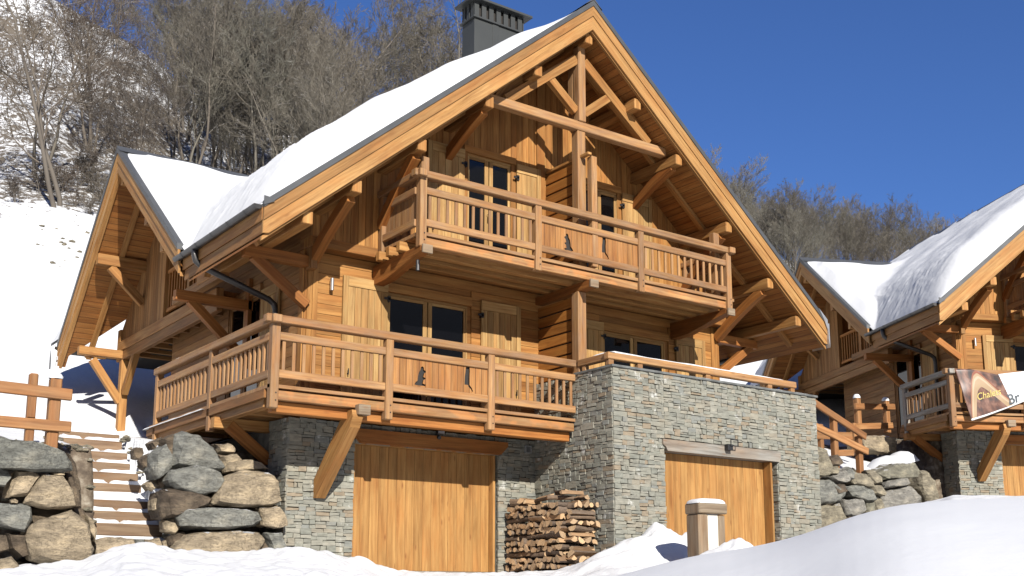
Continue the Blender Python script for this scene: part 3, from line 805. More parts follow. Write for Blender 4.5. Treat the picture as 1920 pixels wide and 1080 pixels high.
        # end flashing on the verge foot
        mb = MB(); mb.prism([(xe - s * .02, -.60, zroof(xe) + .14), (xe - s * .30, -.60, zroof(xe) + .13 + RS * .28), (xe - s * .14, -.60, zroof(xe) + .02 + RS * .14), (xe - s * .02, -.60, zroof(xe) - .10)] if s > 0 else [(xe - .02, -.60, zroof(xe) + .17), (xe + .12, -.60, zroof(xe) + .16), (xe + .16, -.60, zroof(xe) + .11), (xe - .02, -.60, zroof(xe) + .02)], (0, .015, 0)); mb.build('verge_cap', M['zinc' if s > 0 else 'metal'], R)
        if s > 0:
            mb = MB(); mb.prism([(xe - .01, -.60, zroof(xe) + .05), (xe + .03, -.60, zroof(xe) + .05), (xe + .03, -.60, zroof(xe) - .50), (xe - .01, -.60, zroof(xe) - .30)], (0, .5, 0)); mb.build('verge_cap', M['zinc'], R)
        # downpipe
        if s < 0:
            mb = MB(); mb.tube([(gx, 2.2, gz - .06), (gx, 2.2, gz - .16), (gx + .03, 2.2, gz - .26), (gx + .14, 2.2, gz - .34), (.88, 2.2, 5.24), (.98, 2.2, 5.17), (1.02, 2.2, 5.05), (1.02, 2.2, 3.2)], .055, 12)
            mb.build('downpipe', M['gutter'], gt, smooth=True)
        else:
            mb = MB(); mb.tube([(gx, 2.2, gz - .06), (gx, 2.2, gz - .2), (gx - .14, 2.2, gz - .34), (11.72, 2.2, 5.24), (11.55, 2.2, 5.05), (11.55, 2.2, 3.2)], .055, 12); mb.build('downpipe', M['gutter'], gt, smooth=True)
    # ---------------- purlins with braces
    offs = [0, 1.27, 2.40, 3.83, 5.08, 5.95]
    for k, dx in enumerate(offs):
        for s in ((-1, 1) if dx else (1,)):
            x = RX + s * dx; zt = zroof(x) - .535
            yb = 11.7 if not (s < 0 and dx > 2.6) else (4.2 if dx > 4 else 5.4)
            one('purlin', M['beam'], R, 'box', x - .09, x + .09, -.43, yb, zt - .22, zt, bevel=.012)
            if dx in (2.40,):
                mb = MB(); curved_brace(mb, (x, -.24, zt - .20), (x, UW, zt - .72), .04, .15, .20); mb.build('brace', M['beam_orange'], R, bevel=.008)
            if dx in (3.83, 5.08):
                mb = MB(); curved_brace(mb, (x, -.20, zt - .24), (x, UW + (.22 if dx > 4 else -.03), zt - (1.25 if dx < 4 else 1.05)), .05, .16, .20); mb.build('brace', M['beam_orange'], R, bevel=.008)
            if dx == 5.95:
                one('corner_bracket', M['beam_orange'], R, 'beam', (x + s * .40, LW - .06, zt - .32), (RX + s * 5.1, LW - .06, zt - .32), .16, .20)
                one('brace', M['beam_orange'], R, 'beam', (x + s * .22, LW - .06, zt - .38), (RX + s * 5.15, LW - .06, zt - 1.10), .14, .17)
    for (yy, ya) in ((.30, .12),):
        for s in (-1, 1):
            x1 = (XL if s < 0 else XR) - s * -.0
            mb = MB(); mb.beam((RX + s * .12, yy, zroof(RX + s * .12) - .54), (x1 - s * .25, yy, zroof(x1 - s * .25) - .54), .12, .09); mb.build('rafter', M['beam'], R, bevel=.006)
    for ye in (3.15, 10.6):
        s = 1 if ye > WY else -1
        mb = MB(); mb.beam((.08, WY + s * .1, zwing(WY + s * .1) - .48), (.08, ye, zwing(ye) - .48), .12, .09); mb.build('wing_rafter', M['beam'], R, bevel=.006)
    # ---------------- open gable truss
    yt = -.02
    zk = 9.10
    one('tie_beam', M['rail'], R, 'box', RX - 2.22, RX + 2.28, yt - .16, yt + .02, 9.02, 9.20, bevel=.012)
    mb = MB(); mb.box(RX - .09, RX + .09, yt - .18, yt, 9.205, 10.82); mb.build('king_post', M['rail'], R, bevel=.012)
    one('king_post', M['rail'], R, 'box', RX - .10, RX + .10, yt - .14, yt + .06, 6.12, 9.015, bevel=.012)
    one('king_post_backing', M['rail'], R, 'box', RX - .085, RX + .085, yt + .02, yt + .18, 9.22, 10.55, bevel=.012)
    for s in (-1, 1):
        one('truss_rafter', M['beam'], R, 'beam', (RX + s * .10, yt - .07, 10.52), (RX + s * 1.82, yt - .07, 10.52 - RS * 1.72 + .10), .15, .20)
        one('truss_strut', M['beam'], R, 'beam', (RX + s * .10, yt - .07, 9.42), (RX + s * .86, yt - .07, 10.02), .12, .17)
        mb = MB(); curved_brace(mb, (RX + s * 1.1, yt + .05, 9.98), (RX + s * 1.95, yt + .05, 9.16), .10 , .14, .24); mb.build('curved_strut', M['beam'], R, bevel=.008)
    # posts carrying the third purlin down to the balcony
    for s in (-1, 1):
        x = RX + s * 3.64
        one('post', M['rail'], R, 'box', x - .08, x + .08, -.24, -.09, 6.15, zroof(RX + 3.83) - .76, bevel=.012)
    # ---------------- dividing screen between the two flats
    for (z0, z1, yb, ya) in ((6.2, 8.45, UW, .05), (3.25, 5.72, LW, .10)):
        mb = MB(); n_ = int((z1 - z0) / .215)
        for i in range(n_):
            z = z0 + i * (z1 - z0) / n_; mb.box(RX - .02, RX + .02, ya, yb, z, z + (z1 - z0) / n_ - .036)
        ds = mb.build('dividing_screen', M['slat'], R, bevel=.003)
        one('backing', M['dark'], ds, 'box', RX + .022, RX + .035, ya, yb, z0, z1 - .02, bevel=0)  # dark sheet put in to deepen the shadow gaps between slats
        one('backing_board', M['slat'], ds, 'box', RX + .037, RX + .05, ya, yb, z0, z1 - .02, bevel=0, g='y')
        if z0 > 6:
            one('screen_cap', M['beam'], R, 'box', RX - .05, RX + .05, ya - .45, yb, z1, z1 + .05)
            one('screen_post', M['rail'], R, 'box', RX + .06, RX + .20, -.38, -.24, 6.2, z1 - .002, bevel=.008)
        else:
            one('screen_post', M['rail'], R, 'box', RX - .10, RX + .10, -.12, .09, z0, 5.74, bevel=.012)
            one('screen_post', M['slat'], R, 'box', RX - .04, RX + .04, .12, .18, z0, z1 - .01, bevel=.004)
    # ---------------- upper balcony
    B = MB(); ux0, ux1, uy = RX - 3.85, RX + 3.87, -.35
    B.box(ux0 + .02, ux1 + .1, uy - .02, UW - .02, 6.10, 6.16, tint=.5); bal = B.build('upper_balcony', M['rail'], R)
    one('front_beam', M['fascia'], bal, 'box', ux0 + .1, ux1 - .02, uy + .0, uy + .16, 5.92, 6.07, bevel=.010)
    for yy in (.08, .45, .80): one('joist', M['beam'], bal, 'box', ux0 - .10, ux1 + .10, yy, yy + .13, 5.90, 6.07, bevel=.01)
    mb = MB(); n_ = 9
    for i in range(n_):
        a = uy + .18 + i * (UW - uy - .18) / n_; mb.box(ux0 + .05, ux1, a, a + (UW - uy - .18) / n_ - .006, 6.075, 6.095)
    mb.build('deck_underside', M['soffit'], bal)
    for x in (ux0 + .12, RX, ux1 - .12):
        mb = MB(); mb.prism([(x - .10, UW + .25, 5.895), (x - .10, -.42, 5.895), (x - .10, -.42, 5.80), (x - .10, -.20, 5.76), (x - .10, .35, 5.64), (x - .10, .75, 5.56), (x - .10, LW - .02, 5.54)] if x != RX else [(x - .09, UW + .25, 5.895), (x - .09, -.45, 5.895), (x - .09, -.45, 5.76), (x - .09, -.25, 5.745), (x - .09, LW - .02, 5.745)], (.20 if x != RX else .18, 0, 0)); c = mb.build('bracket', M['beam_orange'], bal, bevel=.012)
        one('end_block', M['postwood'], c, 'box', x - .10, x + .10, -.50, -.455, 5.75, 5.90)
    if not second:
        mb = MB(); mb.tube([(ux0 + .10, -.20, 5.69), (ux0 + .10, -.20, 5.50)], [.03, .035], 10); mb.build('hanging_lamp', M['gutter'], bal)
    xs = [ux0 + .07, RX - 1.27, RX + 1.30, ux1 - .07]
    railing_front(bal, xs, uy, 7.26, 6.97, 6.39, 5.88, None, ['bal', 'panel', 'bal'], cuts=[(RX - .52, 6.41, MARMOT, .50, True), (RX + .36, 6.50, CAT, .54, False)])
    side_railing(bal, ux0 + .02, [UW - .1], 7.26, 6.97, 6.39, 6.0, kind='board', y_front=uy)
    side_railing(bal, ux1 - .02, [UW - .1], 7.26, 6.97, 6.39, 6.0, kind='bal', y_front=uy)
    # ---------------- lower balcony
    sy1 = 5.35 if not second else 2.1
    xe = 6.17 if not second else 8.4
    B = MB(); B.box(-.02, xe, -.03, LW - .02, 3.205, 3.26, tint=.5); B.box(-.02, 1.1, LW - .018, sy1 + .3, 3.205, 3.26, tint=.5); bal = B.build('lower_balcony', M['rail'], R)
    one('front_beam', M['fascia'], bal, 'box', .02, xe - .02, -.02, .14, 3.02, 3.17, bevel=.010)
    one('lower_beam', M['beam_orange'], bal, 'box', .10, xe - .04, .10, .28, 2.84, 3.015, bevel=.010)
    one('joist', M['beam_orange'], bal, 'box', .10, xe, .70, .86, 2.98, 3.17)
    one('side_beam', M['clad_side'], bal, 'box', .03, .17, .30, sy1 + .5, 2.93, 3.17)
    one('rim_board', M['clad_side'], bal, 'box', -.03, .02, .15, sy1 + .4, 3.06, 3.20)
    for yy in [.9 + k * .62 for k in range(int((sy1 - .5) / .62))]: one('joist', M['clad_side'], bal, 'box', .18, 1.3, yy, yy + .12, 3.0, 3.17)
    one('side_bracket', M['beam'], bal, 'beam', (-.08, 2.15, 2.90), (1.0, 2.15, 2.90), .18, .19, bevel=.01)
    one('side_brace', M['beam_orange'], bal, 'beam', (.20, 2.13, 2.88), (.98, 2.13, 2.30), .16, .19, bevel=.01)
    mb = MB(); mb.prism([(1.42, -.06, 2.98), (1.42, .20, 2.98), (1.42, LW + .02, 1.90), (1.42, LW - .02, 1.62), (1.42, LW - .10, 1.62), (1.42, .0, 2.70), (1.42, -.10, 2.86)], (.19, 0, 0)); mb.build('front_brace', M['beam'], bal, bevel=.012)
    one('end_block', M['postwood'], bal, 'box', 1.50, 1.72, -.16, -.022, 2.90, 3.07)
    if not second:
        railing_front(bal, [.05, 2.12, 4.22], 0.0, 4.38, 4.11, 3.50, 2.88, xe, ['bal', 'panel', 'bal'], cuts=[(2.75, 3.53, MARMOT, .52, False), (3.72, 3.62, CAT, .56, False)])
        side_railing(bal, .03, [2.53, 5.33], 4.38, 4.11, 3.50, 2.80)
    else:
        railing_front(bal, [.05, 2.12, 4.22, 6.3], 0.0, 4.38, 4.11, 3.50, 2.88, xe, ['bal', 'panel', 'bal', 'bal'], cuts=[(2.75, 3.53, MARMOT, .52, False), (3.72, 3.62, CAT, .56, False)])
        side_railing(bal, .03, [2.2], 4.38, 4.11, 3.50, 2.80, mat='oldwood')
    one('wall_lamp', M['steel'], R, 'tube', [(1.62, LW - .09, 5.30), (1.62, LW - .09, 5.52)], .035, 12, bevel=0)
    # ---------------- wing on the left
    X0, XW = XL - .04, .65
    zb = lambda y: zwing(y)
    yR, yL = 2.96, 10.86
    # the two wing planes; under side boarded
    sl = lambda nm, P, th, mat, dz=0: slab(nm, P, th, mat, dz, 'x')
    wp = lambda x, y: (x, y, zwing(y) + .10)
    sl('wing_roof', [wp(X0, WY), wp(X0, yR), wp(XL + .02, yR), wp(vx + .05, WY)], .10, M['metal'])
    vyl = WY + (WZ - zroof(-.46)) / WB
    sl('wing_roof', [wp(X0, yL), wp(X0, WY), wp(vx + .05, WY), wp(XL, yL)] if yL < vyl else [wp(X0, yL), wp(X0, WY), wp(vx + .05, WY), wp(XL, vyl), wp(XL, yL)], .10, M['metal'])
    wq = lambda x, y: (x, y, zwing(y) - .40)
    sl('wing_soffit', [wq(X0 + .05, WY), wq(X0 + .05, yR), wq(XL + .03, yR), wq(vx, WY)], .05, M['soffitp'])
    sl('wing_soffit', [wq(X0 + .05, yL), wq(X0 + .05, WY), wq(vx, WY), wq(XL + .02, yL)] if yL < vyl else [wq(X0 + .05, yL), wq(X0 + .05, WY), wq(vx, WY), wq(XL + .1, vyl), wq(XL + .1, yL)], .05, M['soffitp'])
    for (ye, d) in ((yR, -1), (yL, 1)):
        for (d0, d1, xa, xb, mt, nm) in ((.005, -.20, X0 - .065, X0 - .02, 'barge', 'barge_board'), (-.202, -.44, X0 - .045, X0, 'barge', 'barge_board'), (-.42, -.49, X0, X0 + .06, 'barge', 'barge_bead'), (.115, .0, X0 - .085, X0, 'metal', 'verge_flashing')):
            mb = MB(); mb.prism([(xa, WY, WZ + d1), (xa, WY, WZ + d0), (xa, ye, zwing(ye) + d0), (xa, ye, zwing(ye) + d1)], (xb - xa, 0, 0)); mb.build(nm, M[mt], R, bevel=.004)
    # ridge cap
    mb = MB(); mb.prism([(X0 - .09, WY - .22, WZ + .12 - WA * .2), (X0 - .09, WY, WZ + .15), (X0 - .09, WY + .2, WZ + .12 - WB * .2), (X0 - .09, WY, WZ + .105)], (vx + .3 - X0, 0, 0), tint=.5); mb.build('ridge_cap', M['metal'], R)
    mb = MB(); mb.prism([(RX - .22, -.59, RZ + .13 - RS * .2), (RX, -.59, RZ + .155), (RX + .22, -.59, RZ + .13 - RS * .2), (RX, -.59, RZ + .115)], (0, 12.5, 0), tint=.5); mb.build('ridge_cap', M['metal'], R)
    # gable wall of the wing, with loggia opening near the main house
    wtop = lambda u: zwing(u) - .44
    mb = MB(); vplanks(mb, (XW, 0, 0), (0, 1, 0), (-1, 0, 0), 7.0, 10.0, 5.80, wtop, p=.145)
    vplanks(mb, (XW, 0, 0), (0, 1, 0), (-1, 0, 0), 4.15, 7.0, 8.05, wtop, p=.145)
    mb.prism([(XW + .03, 7.1, 5.8), (XW + .03, 9.95, 5.8), (XW + .03, 9.95, zwing(9.95) - .46), (XW + .03, 7.1, WZ - .5)], (.1, 0, 0), tint=.2)
    mb.box(XW + .13, 3.0, 9.85, 9.95, 5.8, 6.3, tint=.2)
    mb.build('wing_wall', M['clad_side'], R)
    one('corner_post', M['beam'], R, 'box', XW - .08, XW + .10, 6.96, 7.14, 5.80, 9.0)
    one('corner_post', M['beam'], R, 'box', XW - .05, XW + .08, 5.55, 5.68, 5.80, 8.04)
    one('corner_post', M['beam'], R, 'box', XW - .08, XW + .10, 9.88, 10.06, 5.35, zwing(9.97) - .44)
    mb = MB(); mb.box(2.0, 2.08, 3.6, 7.3, 5.82, 8.6, tint=.4, g='z'); mb.box(XW + .1, 2.0, 7.14, 7.2, 5.82, 8.8, tint=.4, g='z'); mb.build('loggia_wall', M['slat'], R)
    one('loggia_floor', M['soffit'], R, 'box', XW, 2.1, 4.1, 7.2, 5.74, 5.80)
    lr = one('loggia_railing', M['slat'], R, 'box', XW - .03, XW + .03, 4.15, 6.95, 6.78, 6.86)
    one('bottom_rail', M['slat'], lr, 'box', XW - .03, XW + .03, 4.15, 6.95, 5.92, 6.00)
    mb = MB(); mb.box(XW - .015, XW + .015, -.022, .022, 6.0, 6.78); b0 = mb.build('baluster', M['slat'], lr); b0.location.y = 4.3
    for k in range(1, 17):
        c = b0.copy(); col.objects.link(c); c.location.y = 4.3 + k * .16; c.parent = lr
    # big floor beam carrying it, joists, post and braces
    one('floor_beam', M['clad_side'], R, 'box', XW - .10, XW + .06, 3.9, 9.98, 5.56, 5.80, bevel=.012)
    one('floor_beam', M['clad_side'], R, 'box', XW - .08, XW + .05, 3.9, 9.90, 5.34, 5.555, bevel=.012)
    for yy in [4.3 + .62 * k for k in range(10)]: one('floor_joist', M['clad_side'], R, 'box', XW + .08, 3.2, yy, yy + .12, 5.52, 5.72)
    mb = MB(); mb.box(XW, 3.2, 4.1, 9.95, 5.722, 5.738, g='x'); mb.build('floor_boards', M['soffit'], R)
    one('wing_post', M['beam'], R, 'box', XW - .09, XW + .09, 9.60, 9.78, 2.9, 5.34, bevel=.012)
    one('brace', M['beam'], R, 'beam', (XW, 9.55, 4.55), (XW, 8.85, 5.40), .14, .17)
    one('brace', M['beam'], R, 'beam', (XW - .05, 9.69, 4.35), (X0 + .42, 9.69, 5.28), .14, .17)
    one('wing_purlin', M['beam'], R, 'box', X0 + .10, XW + .1, 9.60, 9.78, 5.36, 5.55, bevel=.01)
    # rear corner post standing on the same line
    one('brace', M['beam'], R, 'beam', (X0 + .35, 9.9, 5.42), (X0 + .9, 10.5, 5.55), .12, .15)
    for (yy, br) in ((8.55, True), (WY, False), (5.3, False), (4.25, False)):
        zt = zwing(yy) - .46
        one('wing_purlin', M['beam'], R, 'box', X0 + .06, XW + (1.6 if yy < 7.2 else 0.05), yy - .09, yy + .09, zt - .24, zt, bevel=.01)
        if br:
            one('brace', M['beam'], R, 'beam', (X0 + .36, yy, zt - .26), (XW - .02, yy, zt - .98), .14, .18)
    one('eave_bracket', M['beam_orange'], R, 'beam', (XL + .08, 3.54, 5.42), (1.12, 3.54, 5.42), .16, .19)
    one('brace', M['beam_orange'], R, 'beam', (XL + .38, 3.54, 5.36), (1.10, 3.54, 4.30), .14, .17)
    one('bracket_post', M['beam_orange'], R, 'box', 1.02, 1.10, 3.46, 3.62, 4.2, 5.95)
    one('plate_beam', M['clad_side'], R, 'box', .28, .44, 3.0, 5.6, 5.75, 5.93)
    # far eave gutter of the wing, seen end on
    mb = MB(); gy, gz = yL + .06, zwing(yL) + .02
    pr_ = [(math.cos(a_) * .13, math.sin(a_) * .13) for a_ in [math.pi + math.pi * k / 10 for k in range(11)]]
    n0 = 0
    for xx in (X0 - .12, 1.0): mb.v += [(xx, gy + a_ + .08, gz + b_) for a_, b_ in pr_]
    for k in range(10): mb.f.append((k, k + 1, 12 + k, 11 + k)); mb.uv += [(0, 0)] * 4; mb.t.append(.5)
    mb.f.append(tuple(range(11))); mb.uv += [(0, 0)] * 11; mb.t.append(.5)
    mb.box(X0 - .13, X0 - .10, gy + .10, gy + .34, gz - .48, gz + .02)
    g = mb.build('wing_gutter', M['gutter'], R)
    m2 = g.modifiers.new('solid', 'SOLIDIFY'); m2.thickness = .012
    # upper storey side return above the eave wall
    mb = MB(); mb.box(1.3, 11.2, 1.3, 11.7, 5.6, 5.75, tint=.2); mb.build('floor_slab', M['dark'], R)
    # ---------------- chimney
    ch = MB(); cx0, cx1, cy0, cy1 = 6.0, 7.42, 3.2, 3.70
    if not second:
        ch.box(cx0, cx1, cy0, cy1, 10.2, 12.82, tint=.5); ch.box(cx0 + .50, cx0 + .66, cy0 - .012, cy0, 11.2, 12.82, tint=.2)
        c = ch.build('chimney', M['chimney'], R, bevel=.01)
        one('band', M['chimney'], c, 'box', cx0 - .05, cx1 + .05, cy0 - .05, cy1 + .05, 12.825, 12.87)
        mb = MB()
        for i in range(7):
            a = cx0 + i * (cx1 - cx0) / 7; mb.box(a, a + .12, cy0, cy0 + .03, 12.872, 13.24)
            mb.box(a, a + .12, cy1 - .03, cy1, 12.872, 13.24)
        for i in range(3): mb.box(cx0, cx0 + .03, cy0 + .05 + i * .17, cy0 + .16 + i * .17, 12.872, 13.24); mb.box(cx1 - .03, cx1, cy0 + .05 + i * .17, cy0 + .16 + i * .17, 12.872, 13.24)
        mb.build('louvre', M['chimney'], c)
        one('flue', M['dark'], c, 'box', cx0 + .06, cx1 - .06, cy0 + .06, cy1 - .06, 12.873, 13.2)
        one('cap', M['chimney'], c, 'box', cx0 - .14, cx1 + .14, cy0 - .12, cy1 + .12, 13.242, 13.30)
    roof_snow(R)
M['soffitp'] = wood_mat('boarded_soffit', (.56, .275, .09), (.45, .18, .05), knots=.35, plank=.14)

# ------------------------------------------------------------ terrain
def interp(x, pts):
    if x <= pts[0][0]: return pts[0][1]
    for (a, ha), (b, hb) in zip(pts, pts[1:]):
        if x <= b: return ha + (hb - ha) * (x - a) / (b - a)
    return pts[-1][1]
def sst(a, b, x):
    t = min(1, max(0, (x - a) / (b - a))); return t * t * (3 - 2 * t)
FW = Vector((-math.sin(YAW), math.cos(YAW))); RT = Vector((math.cos(YAW), math.sin(YAW)))
KF = FPX / math.cos(PIT)
def polar(x, y):
    d = Vector((x - CAM.x, y - CAM.y)); f = d.dot(FW); r = d.dot(RT)
    a = math.atan2(r, f)
    a2 = max(-1.1, min(1.1, a))
    return d.length, CX + KF * math.tan(a2) * 1.0, a
def elev(px, py):
    r = ray(px, py); return r.z / math.hypot(r.x, r.y)
def etab(t): return [(px, elev(px, py)) for px, py in t]
FRONT = etab([(-900, 1090), (-400, 1080), (0, 1068), (150, 1053), (190, 1040), (230, 1022), (270, 1024), (330, 1036), (480, 1037), (560, 1034), (610, 1036), (680, 1052), (730, 1075), (930, 1077), (1000, 1074), (1080, 1068), (1130, 1058), (1200, 1050), (1450, 1042), (1540, 1003), (1640, 968), (1720, 950), (1800, 930), (2000, 928), (2600, 940)])
FDIST = [(-400, 17.3), (0, 17.3), (150, 17.6), (330, 17.9), (530, 18.5), (700, 19.4), (930, 20.4), (1000, 20.2), (1152, 19.7), (1300, 20.8), (1540, 24.0), (1700, 26.5), (1760, 27.5), (2600, 28)]
BANK = etab([(700, 1200), (900, 1150), (1050, 1115), (1100, 1094), (1150, 1081), (1200, 1070), (1290, 1046), (1370, 1036), (1440, 1026), (1520, 1002), (1640, 965), (1745, 952), (1920, 944), (2200, 930), (2800, 930)])
BREAK = etab([(-700, 330), (-400, 345), (0, 372), (100, 392), (180, 408), (330, 440), (640, 470), (1000, 520), (1400, 560), (1800, 600), (2600, 640)])
RIDGE = etab([(-700, -120), (-400, -80), (0, -25), (80, 10), (150, 45), (200, 75), (235, 100), (300, 165), (400, 215), (640, 265), (900, 330), (1300, 455), (1500, 490), (1750, 520), (2300, 540)])
def fnoise(x, y, s, z=0.0): return noise.noise(Vector((x * s, y * s, z)))

def terrain(x, y):
    d, px, a = polar(x, y)
    # lower ground, rising from the viewer to the foot of the chalets
    df = interp(px, FDIST); zf = interp(px, FRONT) * df
    t = min(1.0, d / df)
    z = -1.6 + (zf + 1.6) * (t ** 1.15)
    z += .05 * fnoise(x, y, .9) + .035 * fnoise(x, y, 2.3, 4) * sst(5, 9, d)
    # broken ridges of ploughed snow in front of the doors
    pl = sst(13.5, 15.5, d) * (1 - sst(20.5, 21.5, d))
    z += pl * (.08 * abs(fnoise(x, y, 2.6, 2)) + .03 * abs(fnoise(x, y, 7.0, 5))) * (1 if px < 1200 else .4)
    for (mx, md, h, r) in ((1262, 20.9, .46, .85), (1185, 20.3, .24, .80), (1110, 19.4, .10, .5), (1366, 18.2, .44, .58), (1410, 18.5, .22, .5), (560, 17.8, .06, .6), (1830, 25.5, .10, 1.6)):
        c, s_ = math.cos(math.atan((mx - CX) / KF)), math.sin(math.atan((mx - CX) / KF))
        q = CAM.xy + (FW * c + RT * s_) * md
        g = math.exp(-(((x - q.x) ** 2 + (y - q.y) ** 2) / (r * r)) ** 1.3)
        z += h * g * (.92 + .38 * (fnoise(x, y, 2.2, 7) + .6 * abs(fnoise(x, y, 5.5, 3))))
    # the smooth bank at the roadside
    zr = sum(interp(px + o, BANK) for o in (-60, -30, 0, 30, 60)) / 5; rb = 9.6
    if zr > 0 or px > 1000:
        zrz = zr * rb
        if d < rb:
            u = max(0, min(1, (d - 1.0) / (rb - 1.0))); zb = -1.7 + (zrz + 1.7) * math.sin(u * math.pi / 2) ** .85
        else: zb = zrz - ((d - rb) / 2.6) ** 2
        zb += .025 * fnoise(x, y, .8, 9) * (1 - sst(rb - .8, rb, d))
        z = smax(z, zb, .15)
    dirt_shade = 0.0; rough = 0.0
    # upper ground held by the boulder walls
    if x < -2.05:
        line = 1.65; zu = min(3.25, 2.22 + (y - line) * .17)
    elif x < -.72:
        line = 2.05; zu = min(2.78, .80 + max(0, y - 2.02) * .665)
        if y > 4.9: zu = min(3.3, 2.93 + (y - 4.9) * .13)
    elif x < 1.2:
        line = 1.85 + .2 * (x + .72); zu = min(3.25, 2.42 + (y - line) * .16)
    elif x < 12.2:
        line = 4.0; zu = 2.7
    elif x < 20.2:
        line = .75 + .07 * (x - 12); zu = min(4.45, 2.75 + .04 * (x - 12) + max(0, y - line) * .35)
    else:
        line = 1.5 - .47 * (x - 20); zu = 4.3
    w = sst(line, line + (.45 if not -2.05 < x < -.72 else .1), y)
    if y > line:
        z0 = z; z = z + (max(z, zu + .03 * fnoise(x, y, 1.3, 3)) - z) * w
    if abs(y - line) < 1.2 and x < 1.3 or (12 < x < 20 and abs(y - line) < .9):
        dirt_shade = max(0, (1 - abs(y - line - .2) / (.55 if not -2.05 < x < -.72 else .25))) if not (-2.05 < x < -.72) else 0
    if .0 < x < 2.5 and 1.5 < y < 8: dirt_shade = 1.0
    if 18.9 < x < 22.5 and .2 < y < 5: dirt_shade = 1.0  # earth colour painted here in place of the shadow under the deck
    # open snow field, then the steep wild slope
    d0 = interp(px, [(330, 25.5), (1300, 36), (2600, 40)]); db = interp(px, [(330, 44), (1300, 52), (2600, 56)])
    if d > d0:
        eb, er = interp(px, BREAK), interp(px, RIDGE)
        e0 = interp(px, [(330, .118), (1300, .122)])
        if d < db: E = e0 + (eb - e0) * ((d - d0) / (db - d0)) ** .9
        elif d < db + 3: E = eb
        elif d < 95: E = eb + (er - eb) * ((d - db - 3) / (92.0 - db)) ** .85
        else: E = er
        zh = E * min(d, 95)
        zh += sst(d0, d0 + 12, d) * .35 * fnoise(x, y, .12, 1) * (1 - sst(db - 4, db, d) * .8) 
        if d > db + 3: zh += sst(db + 3, db + 14, d) * (1.6 * fnoise(x, y, .08, 2) + .8 * fnoise(x, y, .3, 5) + .3 * fnoise(x, y, 1.0, 6)) * (1 - .6 * sst(88, 95, d))
        if d > 95: zh -= (d - 95) * .28
        if zh > z: z = z + (zh - z) * sst(d0, d0 + 2.5, d)
        rough = sst(db + .5, db + 4, d)
        rough = max(rough, .72 * sst(db - 5, db - 1, d))
    else:
        # behind the viewer / far sides stay low and gently falling, before the added mountain
        pass
    if abs(a) > 1.2:
        back = sst(1.2, 2.0, abs(a)); z = z * (1 - back) + (-1.6 - .05 * max(0, min(d, 120) - 5)) * back
        if d > 200: z += sst(1.2, 1.5, abs(a)) * (.40 * min(d, 800) * sst(200, 800, d) + 25 * fnoise(x, y, .004, 3))  # unseen mountain, added and raised to darken panes and block low sky
    return z, rough, dirt_shade

def build_ground():
    fine = []
    a = -math.pi
    while a < math.pi - 1e-6:
        fine.append(a); aa = abs(a + .0)
        a += .0024 if aa < .47 else (.01 if aa < .8 else .05)
    ds = [0.0]; d = .8
    while d < 100: ds.append(d); d += .28 if d < 8 else (.07 if d < 11 else (.085 if d < 23 else (.13 if d < 34 else .32 + max(0, d - 40) * .012)))
    ds += [104, 110, 120, 135, 160, 200, 260, 400, 800, 1500]
    V = []; C_ = []; nA = len(fine)
    for dd in ds:
        for an in fine:
            x = CAM.x + dd * (FW.x * math.cos(an) + RT.x * math.sin(an)); y = CAM.y + dd * (FW.y * math.cos(an) + RT.y * math.sin(an))
            if abs(an) > .95 and dd > 12: an_key = None
            z, r, g = terrain(x, y); V.append((x, y, z)); C_ += [r, g, sst(1.15, 1.3, abs(an)) * sst(140, 190, dd), .22 + .78 * sst(11.5, 13.5, dd)]
    F = []
    for j in range(len(ds) - 1):
        for i in range(nA):
            i2 = (i + 1) % nA
            if j == 0: F.append((0, nA + i2, nA + i)) if False else F.append((i, nA + i2, nA + i))
            else: F.append((j * nA + i, j * nA + i2, (j + 1) * nA + i2, (j + 1) * nA + i))
    me = bpy.data.meshes.new('ground'); me.from_pydata(V, [], F)
    me.polygons.foreach_set('use_smooth', [True] * len(F))
    ca = me.color_attributes.new('rough', 'FLOAT_COLOR', 'POINT'); ca.data.foreach_set('color', C_)
    me.update(); me.validate()
    o = mesh_obj('ground', me, M['ground']); tag(o, 'deep white snow covering the slope, banks and hillside', 'snow', kind='structure')
    # normals up
    if me.polygons[len(me.polygons) // 2].normal.z < 0:
        me.flip_normals()
    return o

